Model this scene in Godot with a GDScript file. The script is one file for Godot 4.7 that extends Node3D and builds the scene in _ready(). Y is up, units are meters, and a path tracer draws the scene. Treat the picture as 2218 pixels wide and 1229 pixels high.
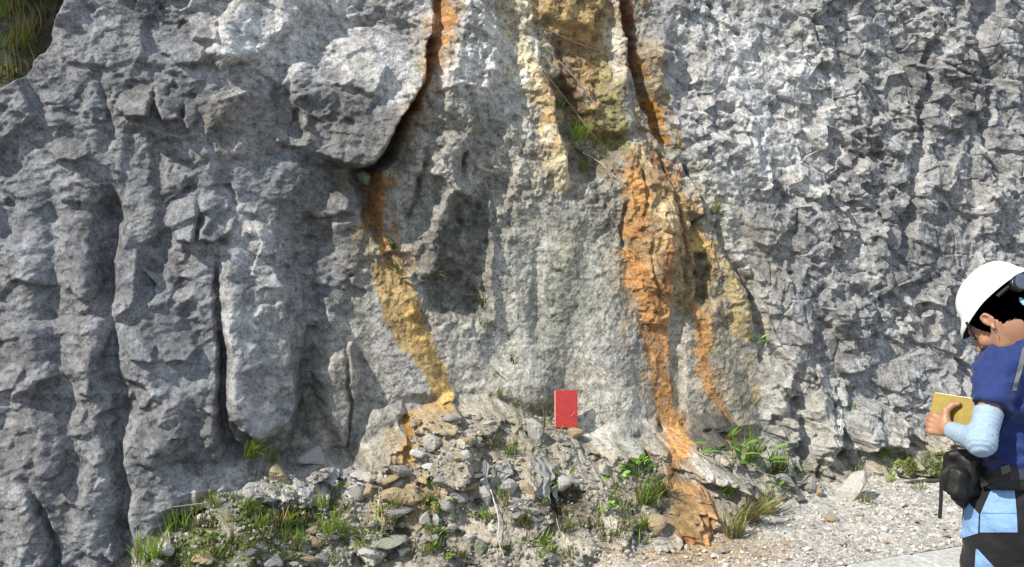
extends Node3D
# A road-cut rock face with rust-coloured seams, a rubble bank at its foot and a person in a white helmet.
# Places are worked out in metres on an inclined plane (along A, up B) from which the rock stands out along D.

const FOCAL := 1921.0
const EYE := Vector3(0, 1.6, 0)
const PITCH := -0.0596
const G := 0.006
const S0 := -2.9
const T0 := -0.72
const NX := 1250
const NY := 640
const YAW := 0.314
const LEAN := 0.227

var F := Vector3(0, 0.5, -4.95)
var A := Vector3(cos(YAW), 0, -sin(YAW))
var B := Vector3(-sin(YAW) * sin(LEAN), cos(LEAN), -cos(YAW) * sin(LEAN))
var D := Vector3(sin(YAW) * 0.995, -0.09, cos(YAW) * 0.995)
var N := Vector3.ZERO

func _ready():
	place_camera()
	light_scene()
	make_materials()
	build_rock()
	build_ground()
	build_rubble()
	build_plants()
	build_litter()
	build_notebooks()
	build_person()

func place_camera():
	var cam := Camera3D.new()
	cam.name = "camera"
	cam.position = EYE
	cam.rotation.x = PITCH
	cam.fov = rad_to_deg(2.0 * atan(614.5 / FOCAL))
	cam.near = 0.05
	cam.far = 400.0
	add_child(cam)
	cam.current = true

func light_scene():
	var we := WorldEnvironment.new()
	we.name = "environment"
	var e := Environment.new()
	e.background_mode = Environment.BG_SKY
	var sky := Sky.new()
	var sm := ProceduralSkyMaterial.new()
	sm.sky_top_color = Color(0.57, 0.63, 0.71)
	sm.sky_horizon_color = Color(0.86, 0.88, 0.89)
	sm.sky_curve = 0.18
	sm.ground_bottom_color = Color(0.32, 0.31, 0.29)
	sm.ground_horizon_color = Color(0.55, 0.55, 0.54)
	sm.sky_energy_multiplier = 1.15
	sky.sky_material = sm
	e.sky = sky
	e.tonemap_mode = Environment.TONE_MAPPER_LINEAR
	e.tonemap_exposure = 1.52
	e.sdfgi_enabled = true
	e.ssao_enabled = true
	e.ssil_enabled = true
	we.environment = e
	add_child(we)
	var sun := DirectionalLight3D.new()
	sun.name = "sun"
	sun.light_energy = 1.4
	sun.light_color = Color(1.0, 0.965, 0.91)
	sun.light_angular_distance = 0.5
	sun.shadow_enabled = true
	add_child(sun)
	sun.look_at_from_position(Vector3.ZERO, -Vector3(-0.60, 0.72, 0.38), Vector3.UP)

# ------------------------------------------------------------------ small helpers

var rng := RandomNumberGenerator.new()
var taken := {}

func numbered(called: String) -> String:
	var n: int = taken.get(called, 0)
	taken[called] = n + 1
	return called if n == 0 else "%s_%03d" % [called, n]

func tag(o: Node3D, label: String, category: String, group := "", kind := "") -> Node3D:
	if label:
		o.set_meta("label", label)
	if category:
		o.set_meta("category", category)
	if group:
		o.set_meta("group", group)
	if kind:
		o.set_meta("kind", kind)
	return o

func thing(called: String, label: String, category: String, at_point := Vector3.ZERO, group := "", kind := "") -> Node3D:
	var o := Node3D.new()
	o.name = numbered(called)
	o.position = at_point
	add_child(o)
	tag(o, label, category, group, kind)
	return o

func part(called: String, mesh: Mesh, m: Material, parent: Node3D) -> MeshInstance3D:
	var o := MeshInstance3D.new()
	var n := 0
	var called_now := called
	while parent.has_node(NodePath(called_now)):
		n += 1
		called_now = "%s_%03d" % [called, n]
	o.name = called_now
	o.mesh = mesh
	o.material_override = null
	for k in mesh.get_surface_count():
		o.set_surface_override_material(k, m)
	parent.add_child(o, true)
	return o

func solo(called: String, mesh: Mesh, m: Material, label: String, category: String, group := "", kind := "") -> MeshInstance3D:
	var o := MeshInstance3D.new()
	o.name = numbered(called)
	o.mesh = mesh
	for k in mesh.get_surface_count():
		o.set_surface_override_material(k, m)
	add_child(o)
	tag(o, label, category, group, kind)
	return o

func lin(r: float, g: float, b: float) -> Color:
	return Color(r, g, b).linear_to_srgb()

func noise(s: int, kind := FastNoiseLite.TYPE_SIMPLEX_SMOOTH, oct := 4, fractal := FastNoiseLite.FRACTAL_FBM) -> FastNoiseLite:
	var n := FastNoiseLite.new()
	n.seed = s
	n.noise_type = kind
	n.frequency = 1.0
	n.fractal_type = fractal
	n.fractal_octaves = oct
	return n

# ------------------------------------------------------------------ materials

var mats := {}

func grain(s: int, lo: float, hi: float, size := 512) -> Image:
	# fine speckle of three scales between two grey values
	var a := noise(s, FastNoiseLite.TYPE_SIMPLEX_SMOOTH, 5)
	a.frequency = 0.02
	var b := noise(s + 1, FastNoiseLite.TYPE_VALUE, 2)
	b.frequency = 0.23
	var ia := a.get_seamless_image(size, size)
	var ib := b.get_seamless_image(size, size)
	ia.convert(Image.FORMAT_L8)
	ib.convert(Image.FORMAT_L8)
	var da := ia.get_data()
	var db := ib.get_data()
	var out := PackedByteArray()
	out.resize(size * size * 3)
	for k in size * size:
		var v := lo + (hi - lo) * clampf((da[k] * 0.55 + db[k] * 0.6) / 255.0 - 0.08, 0.0, 1.0)
		var w := int(v * 255.0)
		out[k * 3] = w
		out[k * 3 + 1] = w
		out[k * 3 + 2] = w
	return Image.create_from_data(size, size, false, Image.FORMAT_RGB8, out)

func broken(s: int, bump: bool) -> Image:
	# crushed rock close up: flat chips of two sizes under a fine grain; as relief or as tone
	var size := 1024
	var layers := []
	for q in [[0.022, 0], [0.055, 0], [0.010, 1], [0.16, 2], [0.035, 1]]:
		var f := FastNoiseLite.new()
		f.seed = s + layers.size() * 7
		f.frequency = q[0]
		if q[1] == 0:
			f.noise_type = FastNoiseLite.TYPE_CELLULAR
			f.cellular_return_type = FastNoiseLite.RETURN_CELL_VALUE
			f.fractal_type = FastNoiseLite.FRACTAL_NONE
			f.domain_warp_enabled = true
			f.domain_warp_amplitude = 18.0
			f.domain_warp_frequency = 0.02
		elif q[1] == 1:
			f.noise_type = FastNoiseLite.TYPE_SIMPLEX_SMOOTH
			f.fractal_octaves = 5
		else:
			f.noise_type = FastNoiseLite.TYPE_VALUE
			f.fractal_octaves = 2
		var im := f.get_seamless_image(size, size)
		im.convert(Image.FORMAT_L8)
		layers.append(im.get_data())
	var a: PackedByteArray = layers[0]
	var b: PackedByteArray = layers[1]
	var c: PackedByteArray = layers[2]
	var d: PackedByteArray = layers[3]
	var e: PackedByteArray = layers[4]
	var out := PackedByteArray()
	out.resize(size * size)
	for k in size * size:
		if bump:
			out[k] = clampi((a[k] * 34 + b[k] * 22 + e[k] * 70 + d[k] * 16) / 142, 0, 255)
		else:
			var v := 0.60 + (a[k] - 128) * 0.0006 + (b[k] - 128) * 0.0007 + (c[k] - 128) * 0.0011 + (d[k] - 128) * 0.0011 + (e[k] - 128) * 0.0008
			# pits and pale crystals
			if e[k] < 84:
				v -= (84 - e[k]) * 0.0025
			if d[k] > 186:
				v += (d[k] - 186) * 0.003
			out[k] = clampi(int(v * 1.42 * 255.0), 40, 255)
	var g := Image.create_from_data(size, size, false, Image.FORMAT_L8, out)
	g.convert(Image.FORMAT_RGB8)
	return g

func surface(rough: float, tex: Texture2D, bump: Texture2D, bump_cm: float, tiles: float, tint := Color.WHITE, vertex := true, world := true) -> StandardMaterial3D:
	var m := StandardMaterial3D.new()
	m.albedo_color = tint
	m.roughness = rough
	m.vertex_color_use_as_albedo = vertex
	m.uv1_triplanar = true
	m.uv1_world_triplanar = world
	m.uv1_scale = Vector3.ONE * tiles
	if tex:
		m.albedo_texture = tex
	if bump:
		m.heightmap_enabled = true
		m.heightmap_texture = bump
		m.heightmap_scale = bump_cm
	return m

func plain(c: Color, rough: float, metal := 0.0) -> StandardMaterial3D:
	var m := StandardMaterial3D.new()
	m.albedo_color = c
	m.roughness = rough
	m.metallic = metal
	return m

func make_materials():
	N = A.cross(B)
	rng.seed = 4711
	var g1 := ImageTexture.create_from_image(grain(3, 0.62, 1.0))
	var g2 := ImageTexture.create_from_image(grain(8, 0.35, 1.0))
	var g3 := ImageTexture.create_from_image(grain(15, 0.0, 1.0))
	var tone := ImageTexture.create_from_image(broken(40, false))
	var relief := ImageTexture.create_from_image(broken(60, true))
	mats.rock = surface(0.95, tone, relief, 0.5, 1.55, Color(1, 1, 1))
	mats.rock.detail_enabled = true
	mats.rock.detail_blend_mode = BaseMaterial3D.BLEND_MODE_MUL
	mats.rock.detail_uv_layer = BaseMaterial3D.DETAIL_UV_2
	mats.rock.detail_albedo = ImageTexture.create_from_image(grain(90, 0.78, 1.0))
	mats.rock.uv2_triplanar = true
	mats.rock.uv2_world_triplanar = true
	mats.rock.uv2_scale = Vector3.ONE * 0.83
	mats.kerb = surface(0.9, g1, g3, 0.05, 2.1, lin(0.62, 0.62, 0.60), false, false)
	mats.soil = surface(0.97, tone, relief, 1.3, 2.3)
	mats.stone = surface(0.88, tone, relief, 0.5, 3.1)
	mats.concrete = surface(0.9, g1, g3, 0.08, 1.7, Color.WHITE, true)
	mats.cloth = surface(0.95, ImageTexture.create_from_image(grain(21, 0.8, 1.0, 256)), null, 0.0, 9.0)
	mats.leaf = plain(Color.WHITE, 0.5)
	mats.leaf.vertex_color_use_as_albedo = true
	mats.leaf.backlight_enabled = true
	mats.leaf.backlight = Color(0.7, 0.7, 0.7)
	mats.straw = plain(Color.WHITE, 0.8)
	mats.straw.vertex_color_use_as_albedo = true
	mats.sheet = plain(Color(0.60, 0.60, 0.59), 0.9)
	mats.sheet.backlight_enabled = true
	mats.sheet.backlight = Color(0.2, 0.2, 0.2)

# ------------------------------------------------------------------ from a direction of sight to a place on the face

func sight(px: float, py: float) -> Vector3:
	var d := Vector3((px - 1109.0) / FOCAL, -(py - 614.5) / FOCAL, -1.0)
	return d.rotated(Vector3.RIGHT, PITCH)

func seen_at(p: Vector3) -> Vector2:
	var q := (p - EYE).rotated(Vector3.RIGHT, -PITCH)
	return Vector2(1109.0 - q.x / q.z * FOCAL, 614.5 + q.y / q.z * FOCAL)

func at(px: float, py: float) -> Vector2:
	var d := sight(px, py)
	var h := 0.0
	var st := Vector2.ZERO
	for k in 5:
		var o := F + D * h
		var p := EYE + d * (N.dot(o - EYE) / N.dot(d))
		st = Vector2((p - o).dot(A), (p - o).dot(B))
		h = lerpf(h, massing(st.x, st.y), 0.7)
	return st

func on_plane(s: float, t: float, h: float) -> Vector3:
	return F + A * s + B * t + D * h

var bank_s := PackedFloat32Array()
var bank_t := PackedFloat32Array()
var bank_h := PackedFloat32Array()
const T_GROUND := -0.513

func massing(s: float, t: float) -> float:
	# the large forms: the buttress on the left that leans out towards its foot, and the bank of rubble
	var h := 0.0
	var k := smoothstep(-1.20, -1.62, s)
	h += k * (0.10 + 0.16 * smoothstep(1.9, -0.4, t))
	h += 0.10 * smoothstep(-0.9, -1.25, s)
	var n := bank_s.size()
	if n and s > bank_s[0]:
		var a := 0
		while a < n - 2 and s > bank_s[a + 1]:
			a += 1
		var f := clampf((s - bank_s[a]) / (bank_s[a + 1] - bank_s[a]), 0.0, 1.0)
		var top := lerpf(bank_t[a], bank_t[a + 1], f)
		var out := lerpf(bank_h[a], bank_h[a + 1], f)
		if t < top:
			var u := (top - t) / (top - T_GROUND)
			h += out * pow(u, 0.62) * smoothstep(0.0, 0.12, u)
	return h

# ------------------------------------------------------------------ the rock: features drawn as curves, outlines, lips and lumps

var curves := []
var outlines := []
var lips := []
var lumps := []
var stains_and_shade := []
var borders := {}

func scale_at(px: float, py: float) -> float:
	return at(px + 20.0, py).distance_to(at(px, py)) / 20.0

func curve(pts: Array) -> Dictionary:
	# each point: place across, place down, width to the left, to the right, height; from top to bottom
	var d := {"t": PackedFloat32Array(), "x": PackedFloat32Array(), "l": PackedFloat32Array(), "r": PackedFloat32Array(), "h": PackedFloat32Array()}
	for k in range(pts.size() - 1, -1, -1):
		var q: Array = pts[k]
		var p := at(q[0], q[1])
		var sc := scale_at(q[0], q[1])
		if d.t.size() and p.y <= d.t[d.t.size() - 1]:
			continue
		d.t.append(p.y)
		d.x.append(p.x)
		d.l.append((q[2] if q.size() > 2 else 10.0) * sc)
		d.r.append((q[3] if q.size() > 3 else 10.0) * sc)
		d.h.append(q[4] if q.size() > 4 else 1.0)
	return d

func ridge(pts: Array):
	curves.append(curve(pts))

func along(d: Dictionary, what: String, t: float) -> float:
	var ts: PackedFloat32Array = d.t
	var v: PackedFloat32Array = d[what]
	var n := ts.size()
	if t <= ts[0]:
		return v[0]
	for k in range(1, n):
		if t < ts[k]:
			return lerpf(v[k - 1], v[k], (t - ts[k - 1]) / (ts[k] - ts[k - 1]))
	return v[n - 1]

func polygon(pts: Array) -> PackedVector2Array:
	var out := PackedVector2Array()
	for k in range(0, pts.size(), 2):
		out.append(at(pts[k], pts[k + 1]))
	return out

func box_of(p: PackedVector2Array) -> Rect2:
	var r := Rect2(p[0], Vector2.ZERO)
	for q in p:
		r = r.expand(q)
	return r

func outline(pts: Array, h: float, edge_px: float, tilt := Vector2.ZERO, called := ""):
	var p := polygon(pts)
	var r := box_of(p)
	outlines.append({"p": p, "box": r, "h": h, "e": edge_px * scale_at(pts[0], pts[1]), "tilt": tilt, "c": r.get_center(), "id": called})

func lip(px: float, py: float, rx: float, ry: float, h: float):
	var sc := scale_at(px, py)
	lips.append([at(px, py).x, at(px, py).y, rx * sc, ry * sc, h])

func lump(px: float, py: float, rx: float, ry: float, h: float):
	var sc := scale_at(px, py)
	lumps.append([at(px, py).x, at(px, py).y, rx * sc, ry * sc, h])

func stain_band(pts: Array, c: Color, soft_px := 8.0, ragged := 0.5, halo := true):
	if halo:
		var wide := []
		for q in pts:
			wide.append([q[0], q[1], q[2] * 1.5 + 8.0, q[3] * 1.5 + 8.0])
		stain_band(wide, c.lerp(Color(0.27, 0.23, 0.16), 0.55), soft_px * 3.0 + 14.0, 1.0, false)
	var d := curve(pts)
	stains_and_shade.append({"kind": 0, "d": d, "c": c, "soft": 1.7 * soft_px * scale_at(pts[0][0], pts[0][1]), "rag": ragged, "t0": d.t[0], "t1": d.t[d.t.size() - 1]})

func stain_shade_area(pts: Array, c: Color, strength := 1.0, soft_px := 20.0, ragged := 0.5):
	var p := polygon(pts)
	var sc := soft_px * scale_at(pts[0], pts[1])
	var r := box_of(p).grow(sc)
	stains_and_shade.append({"kind": 1, "p": p, "box": r, "c": c, "k": strength, "soft": sc, "rag": ragged, "t0": r.position.y, "t1": r.end.y})

func depth_in(p: PackedVector2Array, q: Vector2) -> float:
	# distance to the outline, positive inside
	var best := 1e9
	var inside := false
	var n := p.size()
	var a := p[n - 1]
	for b in p:
		if (b.y > q.y) != (a.y > q.y) and q.x < (a.x - b.x) * (q.y - b.y) / (a.y - b.y) + b.x:
			inside = not inside
		var ab := b - a
		var aq := q - a
		var f := clampf(aq.dot(ab) / ab.length_squared(), 0.0, 1.0)
		best = minf(best, (aq - ab * f).length_squared())
		a = b
	return sqrt(best) if inside else -sqrt(best)

func lay_out_features():
	# --- the bank of rubble: where its top meets the rock and how far it stands out at the ground
	for q in [[230, 0.10, 0.000], [300, 0.22, 0.161], [420, 0.30, 0.345], [560, 0.46, 0.437], [760, 0.46, 0.529], [880, 0.62, 0.575], [980, 0.72, 0.644], [1100, 0.66, 0.724], [1250, 0.48, 0.782], [1360, 0.44, 0.782], [1450, 0.44, 0.713], [1540, 0.42, 0.600], [1620, 0.34, 0.420], [1720, 0.22, 0.160], [1830, 0.24, 0.120], [1950, 0.3, 0.200], [2100, 0.34, 0.240], [2600, 0.3, 0.200]]:
		var keep := bank_s.duplicate()
		bank_s = PackedFloat32Array()
		var p := at(q[0], 1040.0)
		bank_s = keep
		bank_s.append(p.x)
		bank_t.append((q[1] - 0.5) / 0.974)
		bank_h.append(q[2])
	# --- borders between the three kinds of rock
	borders.left = curve([[958, -80], [950, 60], [905, 185], [870, 270], [840, 330], [818, 380], [812, 470], [775, 560], [735, 690], [680, 800], [640, 950], [600, 1010]])
	borders.right = curve([[1400, -80], [1395, 120], [1440, 260], [1500, 370], [1580, 520], [1640, 650], [1665, 780], [1650, 950], [1640, 1010]])
	borders.rib_a = curve([[105, 240], [112, 480], [105, 560], [122, 650], [125, 760], [140, 880], [150, 980], [165, 1229]])
	borders.rib_b = curve([[215, 120], [240, 270], [228, 340], [236, 440], [240, 520], [228, 600], [237, 700], [250, 800], [265, 900], [258, 1000], [272, 1229]])
	borders.rib_c = curve([[470, 400], [468, 560], [475, 700], [480, 820], [490, 920], [520, 1000]])
	# --- the corner of the buttress at the top left, and the hollow behind it
	outline([-300, -160, 146, -160, 132, 5, 108, 80, 62, 148, 2, 200, -120, 300, -300, 420], -0.42, 9, Vector2.ZERO, "soil")
	# --- runnels and ribs of the buttress
	ridge([[200, 95, 8, 6, 0.000], [215, 170, 16, 7, -0.031], [232, 240, 26, 9, -0.062], [240, 275, 26, 8, -0.056], [228, 330, 22, 16, -0.019]])
	ridge([[232, 400, 18, 14, -0.012], [238, 450, 42, 16, -0.13], [240, 540, 44, 18, -0.16], [230, 615, 38, 16, -0.12], [236, 690, 24, 16, -0.056], [250, 790, 26, 16, -0.062], [265, 900, 32, 14, -0.074], [258, 1000, 26, 14, -0.074], [270, 1100, 26, 12, -0.093], [276, 1240, 24, 12, -0.093]])
	ridge([[108, 400, 14, 20, -0.007], [112, 480, 16, 26, -0.024], [105, 560, 14, 24, -0.020], [120, 650, 16, 24, -0.024], [126, 760, 18, 24, -0.024], [142, 890, 20, 18, -0.028], [150, 980, 18, 20, -0.017], [160, 1060, 16, 20, -0.010]])
	ridge([[60, 1030, 10, 14, -0.012], [88, 1100, 14, 12, -0.068], [105, 1160, 16, 10, -0.074], [120, 1240, 18, 10, -0.074]])
	#ridge([[20, 440, 14, 12, -0.019], [24, 520, 18, 14, -0.056], [12, 620, 14, 12, -0.031], [4, 900, 12, 10, -0.062], [10, 1000, 12, 10, -0.031]])
	ridge([[466, 540, 9, 4, -0.017], [470, 620, 9, 5, -0.076], [478, 740, 12, 5, -0.128], [482, 840, 16, 6, -0.145], [492, 930, 24, 8, -0.145], [512, 1000, 24, 14, -0.102]])
	ridge([[362, 440, 20, 16, -0.025], [356, 560, 24, 14, -0.037], [350, 620, 18, 12, -0.019]])
	ridge([[330, 300, 14, 20, -0.019], [340, 380, 18, 20, -0.043], [352, 450, 16, 18, -0.025]])
	ridge([[405, 860, 20, 20, -0.012], [420, 960, 26, 24, -0.037], [400, 1060, 22, 20, -0.025]])
	ridge([[172, 400, 50, 50, 0.015], [168, 560, 52, 46, 0.037], [178, 720, 46, 46, 0.032], [196, 880, 46, 44, 0.032], [205, 1060, 44, 44, 0.032], [205, 1240, 46, 44, 0.032]])
	ridge([[60, 420, 46, 36, 0.015], [58, 560, 44, 38, 0.045], [62, 760, 50, 44, 0.053], [84, 980, 54, 44, 0.045], [60, 1240, 54, 40, 0.045]])
	ridge([[298, 560, 44, 50, 0.030], [310, 680, 54, 80, 0.045], [330, 860, 60, 90, 0.053], [318, 1000, 48, 80, 0.045], [310, 1240, 36, 60, 0.053]])
	# --- knobs and ledges with dark undersides on the buttress
	outline([252, 205, 288, 172, 330, 182, 336, 222, 322, 262, 276, 262, 254, 236], 0.05, 9, Vector2(0.1, -0.75))
	outline([336, 182, 380, 178, 398, 210, 392, 258, 352, 266, 338, 240], 0.05, 8, Vector2(-0.2, -0.6))
	outline([392, 190, 428, 200, 432, 262, 410, 290, 396, 262], 0.03, 8, Vector2(-0.3, -0.4))
	outline([104, 330, 140, 302, 186, 310, 196, 340, 170, 356, 120, 352], 0.03, 8, Vector2(0.1, -0.5))
	lip(112, 205, 30, 16, 0.020)
	outline([362, 440, 396, 402, 424, 398, 432, 470, 418, 528, 384, 520, 366, 486], 0.03, 10, Vector2(0.5, -0.6))
	outline([430, 410, 500, 400, 522, 440, 500, 500, 462, 530, 424, 524, 434, 470], 0.03, 10, Vector2(-0.3, -0.5))
	outline([168, 180, 206, 150, 238, 240, 236, 268, 196, 256], 0.02, 12, Vector2(0.5, -0.2))
	outline([262, 740, 300, 722, 346, 744, 340, 776, 290, 780], 0.03, 8, Vector2(0, -0.5))
	outline([346, 720, 400, 706, 424, 750, 400, 780, 356, 776], 0.03, 8, Vector2(0.2, -0.5))
	lip(110, 990, 30, 40, 0.070)
	lip(360, 930, 46, 50, 0.050)
	outline([160, 740, 196, 730, 216, 790, 204, 860, 170, 850], 0.025, 12, Vector2(0.3, -0.2))
	outline([150, 540, 200, 530, 222, 600, 200, 650, 160, 640], 0.025, 12, Vector2(0.3, -0.2))
	outline([340, 96, 400, 72, 444, 96, 440, 140, 380, 148], 0.035, 10, Vector2(0.2, -0.4))
	outline([396, 40, 440, 20, 480, 40, 470, 88, 420, 84], 0.04, 10, Vector2(0.2, -0.4))
	lip(630, 300, 40, 22, 0.050)
	outline([450, 225, 560, 195, 640, 215, 618, 320, 560, 350, 480, 355, 445, 300], 0.03, 10, Vector2(-0.04, 0.12))
	outline([440, 110, 480, 40, 520, -60, 700, -80, 640, 70, 560, 130, 480, 160], 0.07, 26, Vector2(0.0, -0.1))
	# --- the great block that overhangs the fissure
	outline([604, 120, 640, 92, 700, 66, 800, 60, 890, 80, 934, 60, 914, 180, 888, 230, 862, 280, 836, 335, 790, 360, 740, 366, 690, 345, 640, 318, 654, 292, 640, 250, 620, 220, 622, 170], 0.15, 11, Vector2(0.24, -0.26), "block")
	ridge([[780, 10, 40, 60, 0.0], [790, 50, 60, 80, -0.06], [800, 90, 50, 60, -0.02]])
	outline([625, 210, 700, 195, 770, 215, 800, 250, 770, 330, 700, 335, 650, 300], 0.02, 8, Vector2(-0.1, 0.15))
	outline([655, 110, 760, 100, 830, 150, 800, 210, 720, 190], 0.025, 10, Vector2(0.15, -0.12))
	# --- slope below the block, the pillar and the rounded column beside it
	outline([650, 400, 720, 380, 770, 410, 760, 460, 690, 480, 650, 450], 0.025, 12, Vector2(0.1, -0.3))
	outline([485, 480, 520, 440, 560, 430, 606, 450, 612, 540, 625, 660, 640, 760, 648, 850, 636, 905, 600, 940, 560, 950, 520, 925, 495, 890, 484, 780, 476, 640, 474, 540], 0.095, 24, Vector2(0.02, -0.12), "pillar")
	ridge([[650, 560, 18, 26, -0.03], [672, 700, 18, 36, -0.09], [668, 820, 18, 40, -0.12], [660, 930, 22, 44, -0.14], [640, 1000, 30, 40, -0.08]])
	outline([682, 800, 712, 748, 760, 730, 782, 790, 772, 880, 764, 975, 722, 968, 690, 890], 0.10, 26, Vector2.ZERO, "column")
	ridge([[742, 740, 4, 4, -0.02], [756, 880, 5, 5, -0.07], [760, 990, 7, 6, -0.08]])
	outline([775, 930, 800, 880, 870, 870, 885, 900, 880, 1000, 840, 1020, 790, 1030, 765, 1000], 0.07, 22, Vector2.ZERO, "foot")
	outline([622, 985, 660, 975, 710, 980, 726, 1000, 715, 1030, 660, 1036, 630, 1015], 0.07, 16)
	lump(690, 560, 60, 110, -0.05)
	lump(740, 450, 40, 60, 0.03)
	# --- the fissure
	ridge([[952, -80, 12, 12, -0.10], [948, 60, 14, 14, -0.14], [914, 170, 12, 9, -0.16], [886, 240, 14, 10, -0.22], [862, 300, 22, 10, -0.28], [838, 345, 34, 12, -0.30], [806, 372, 40, 16, -0.26], [808, 430, 26, 16, -0.22], [806, 480, 18, 22, -0.16], [838, 540, 16, 18, -0.06], [860, 590, 12, 14, -0.03]])
	# --- the wedge in the middle
	ridge([[1010, -90, 60, 80, 0.13], [1000, 60, 70, 90, 0.15], [972, 190, 76, 120, 0.16], [960, 320, 84, 110, 0.11], [950, 420, 70, 80, 0.04]])
	ridge([[912, 250, 26, 22, 0.06], [890, 350, 30, 24, 0.08], [866, 440, 26, 22, 0.07], [862, 500, 20, 20, 0.03]])
	ridge([[918, 330, 7, 6, -0.04], [900, 410, 7, 6, -0.05], [880, 470, 7, 6, -0.04]])
	ridge([[968, 300, 34, 30, 0.03], [952, 420, 42, 36, 0.09], [936, 520, 44, 34, 0.10], [930, 590, 36, 28, 0.07]])
	outline([975, 470, 1000, 420, 1035, 405, 1058, 430, 1060, 560, 1070, 690, 1040, 708, 960, 690, 915, 660, 905, 615, 950, 600, 972, 560], -0.07, 50, Vector2(0, 0.05), "hollow")
	ridge([[1020, 450, 20, 16, 0.04], [1010, 540, 22, 18, 0.06], [1010, 620, 22, 18, 0.03]])
	lip(995, 395, 30, 24, 0.060)
	lip(895, 585, 28, 30, 0.050)
	ridge([[1000, 330, 5, 7, -0.05], [1004, 380, 5, 7, -0.05]])
	ridge([[1050, 405, 4, 10, 0.03], [1056, 520, 4, 14, 0.05], [1064, 690, 5, 20, 0.05]])
	lump(1080, 400, 26, 26, -0.05)
	# --- the slab and the sandy slope below it
	ridge([[1235, 470, 34, 34, 0.025], [1222, 560, 40, 36, 0.030], [1205, 660, 34, 30, 0.020], [1190, 760, 30, 26, 0.010]])
	ridge([[1110, 420, 34, 30, 0.010], [1105, 560, 34, 30, 0.020], [1118, 660, 30, 28, 0.025], [1130, 740, 24, 22, 0.015]])
	ridge([[1170, 520, 12, 10, -0.015], [1160, 640, 14, 12, -0.025], [1172, 740, 14, 12, -0.015]])
	ridge([[1300, 560, 50, 60, 0.0], [1320, 700, 70, 60, 0.05], [1330, 860, 80, 70, 0.08], [1340, 950, 80, 80, 0.08]])
	ridge([[1190, 720, 60, 60, 0.02], [1150, 830, 90, 60, 0.06], [1130, 880, 90, 60, 0.04]])
	lump(1085, 760, 46, 50, -0.03)
	ridge([[850, 640, 50, 60, 0.02], [880, 760, 70, 50, 0.05], [920, 850, 70, 50, 0.05]])
	outline([1270, 940, 1330, 900, 1420, 905, 1448, 960, 1440, 1000, 1400, 985, 1330, 1000, 1270, 985], 0.07, 18)
	lump(1390, 1022, 62, 24, -0.17)
	# --- the recess with grass and the brown top
	outline([1190, 185, 1212, 160, 1250, 200, 1300, 270, 1352, 290, 1362, 330, 1330, 360, 1296, 400, 1236, 400, 1228, 330, 1206, 260], -0.13, 22, Vector2.ZERO, "recess")
	outline([1180, -60, 1300, -80, 1310, 30, 1275, 66, 1220, 62, 1172, 30], 0.08, 16)
	ridge([[1330, -60, 20, 14, 0.05], [1345, 80, 18, 14, 0.07], [1340, 200, 22, 18, 0.07], [1352, 280, 30, 24, 0.05]])
	ridge([[1120, -60, 34, 18, 0.03], [1150, 90, 26, 16, 0.05], [1186, 220, 22, 12, 0.06], [1216, 350, 24, 9, 0.06], [1224, 410, 24, 9, 0.03]])
	outline([1180, 80, 1300, 60, 1320, 130, 1310, 200, 1260, 190, 1200, 130], -0.05, 22)
	# --- the rust seam
	ridge([[1340, -80, 14, 14, -0.10], [1368, 120, 14, 12, -0.13], [1392, 200, 15, 13, -0.14], [1420, 270, 14, 12, -0.10], [1452, 330, 10, 12, -0.04]])
	ridge([[1360, 330, 30, 40, 0.04], [1400, 400, 60, 60, 0.09], [1420, 500, 60, 70, 0.10], [1410, 600, 50, 60, 0.07], [1420, 700, 30, 40, 0.03]])
	outline([1404, 470, 1416, 440, 1440, 430, 1462, 480, 1450, 505, 1412, 500], 0.04, 8, Vector2(0, -0.1))
	outline([1370, 520, 1420, 495, 1462, 520, 1468, 600, 1440, 640, 1400, 630, 1380, 580], 0.04, 10, Vector2(0, -0.12))
	outline([1460, 420, 1500, 400, 1530, 450, 1520, 470, 1480, 455], 0.06, 8, Vector2(0, -0.1))
	outline([1498, 545, 1530, 540, 1536, 600, 1528, 660, 1504, 650], -0.03, 12)
	ridge([[1490, 360, 5, 6, -0.06], [1508, 400, 5, 8, -0.08], [1524, 470, 8, 5, -0.07], [1505, 490, 8, 6, -0.05]])
	ridge([[1352, 440, 7, 5, -0.05], [1352, 520, 8, 5, -0.06], [1348, 540, 6, 5, -0.02]])
	ridge([[1385, 320, 4, 5, -0.02], [1392, 400, 4, 5, -0.04], [1386, 470, 4, 5, -0.03]])
	ridge([[1434, 330, 4, 5, -0.02], [1446, 400, 5, 5, -0.05], [1472, 460, 4, 5, -0.04], [1490, 560, 5, 5, -0.05], [1486, 640, 5, 5, -0.03]])
	ridge([[1400, 510, 3, 4, -0.02], [1396, 580, 4, 5, -0.03], [1420, 640, 4, 4, -0.03]])
	ridge([[1560, 560, 10, 18, 0.03], [1590, 620, 16, 22, 0.06], [1614, 690, 20, 16, 0.06], [1616, 740, 20, 14, 0.02]])
	ridge([[1552, 470, 8, 10, -0.04], [1580, 560, 10, 14, -0.08], [1618, 620, 10, 16, -0.09], [1640, 690, 8, 14, -0.09], [1650, 780, 8, 12, -0.05]])
	ridge([[1530, 660, 30, 30, 0.03], [1560, 800, 40, 40, 0.04], [1600, 920, 44, 40, 0.05]])
	ridge([[1468, 640, 16, 16, -0.03], [1470, 780, 18, 16, -0.04], [1478, 880, 16, 14, -0.03]])
	# --- foot of the seam: dark boulder, pale slab, rust mound
	outline([1478, 930, 1496, 898, 1556, 892, 1590, 925, 1578, 962, 1530, 975, 1486, 962], 0.10, 18, Vector2.ZERO, "boulder")
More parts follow.
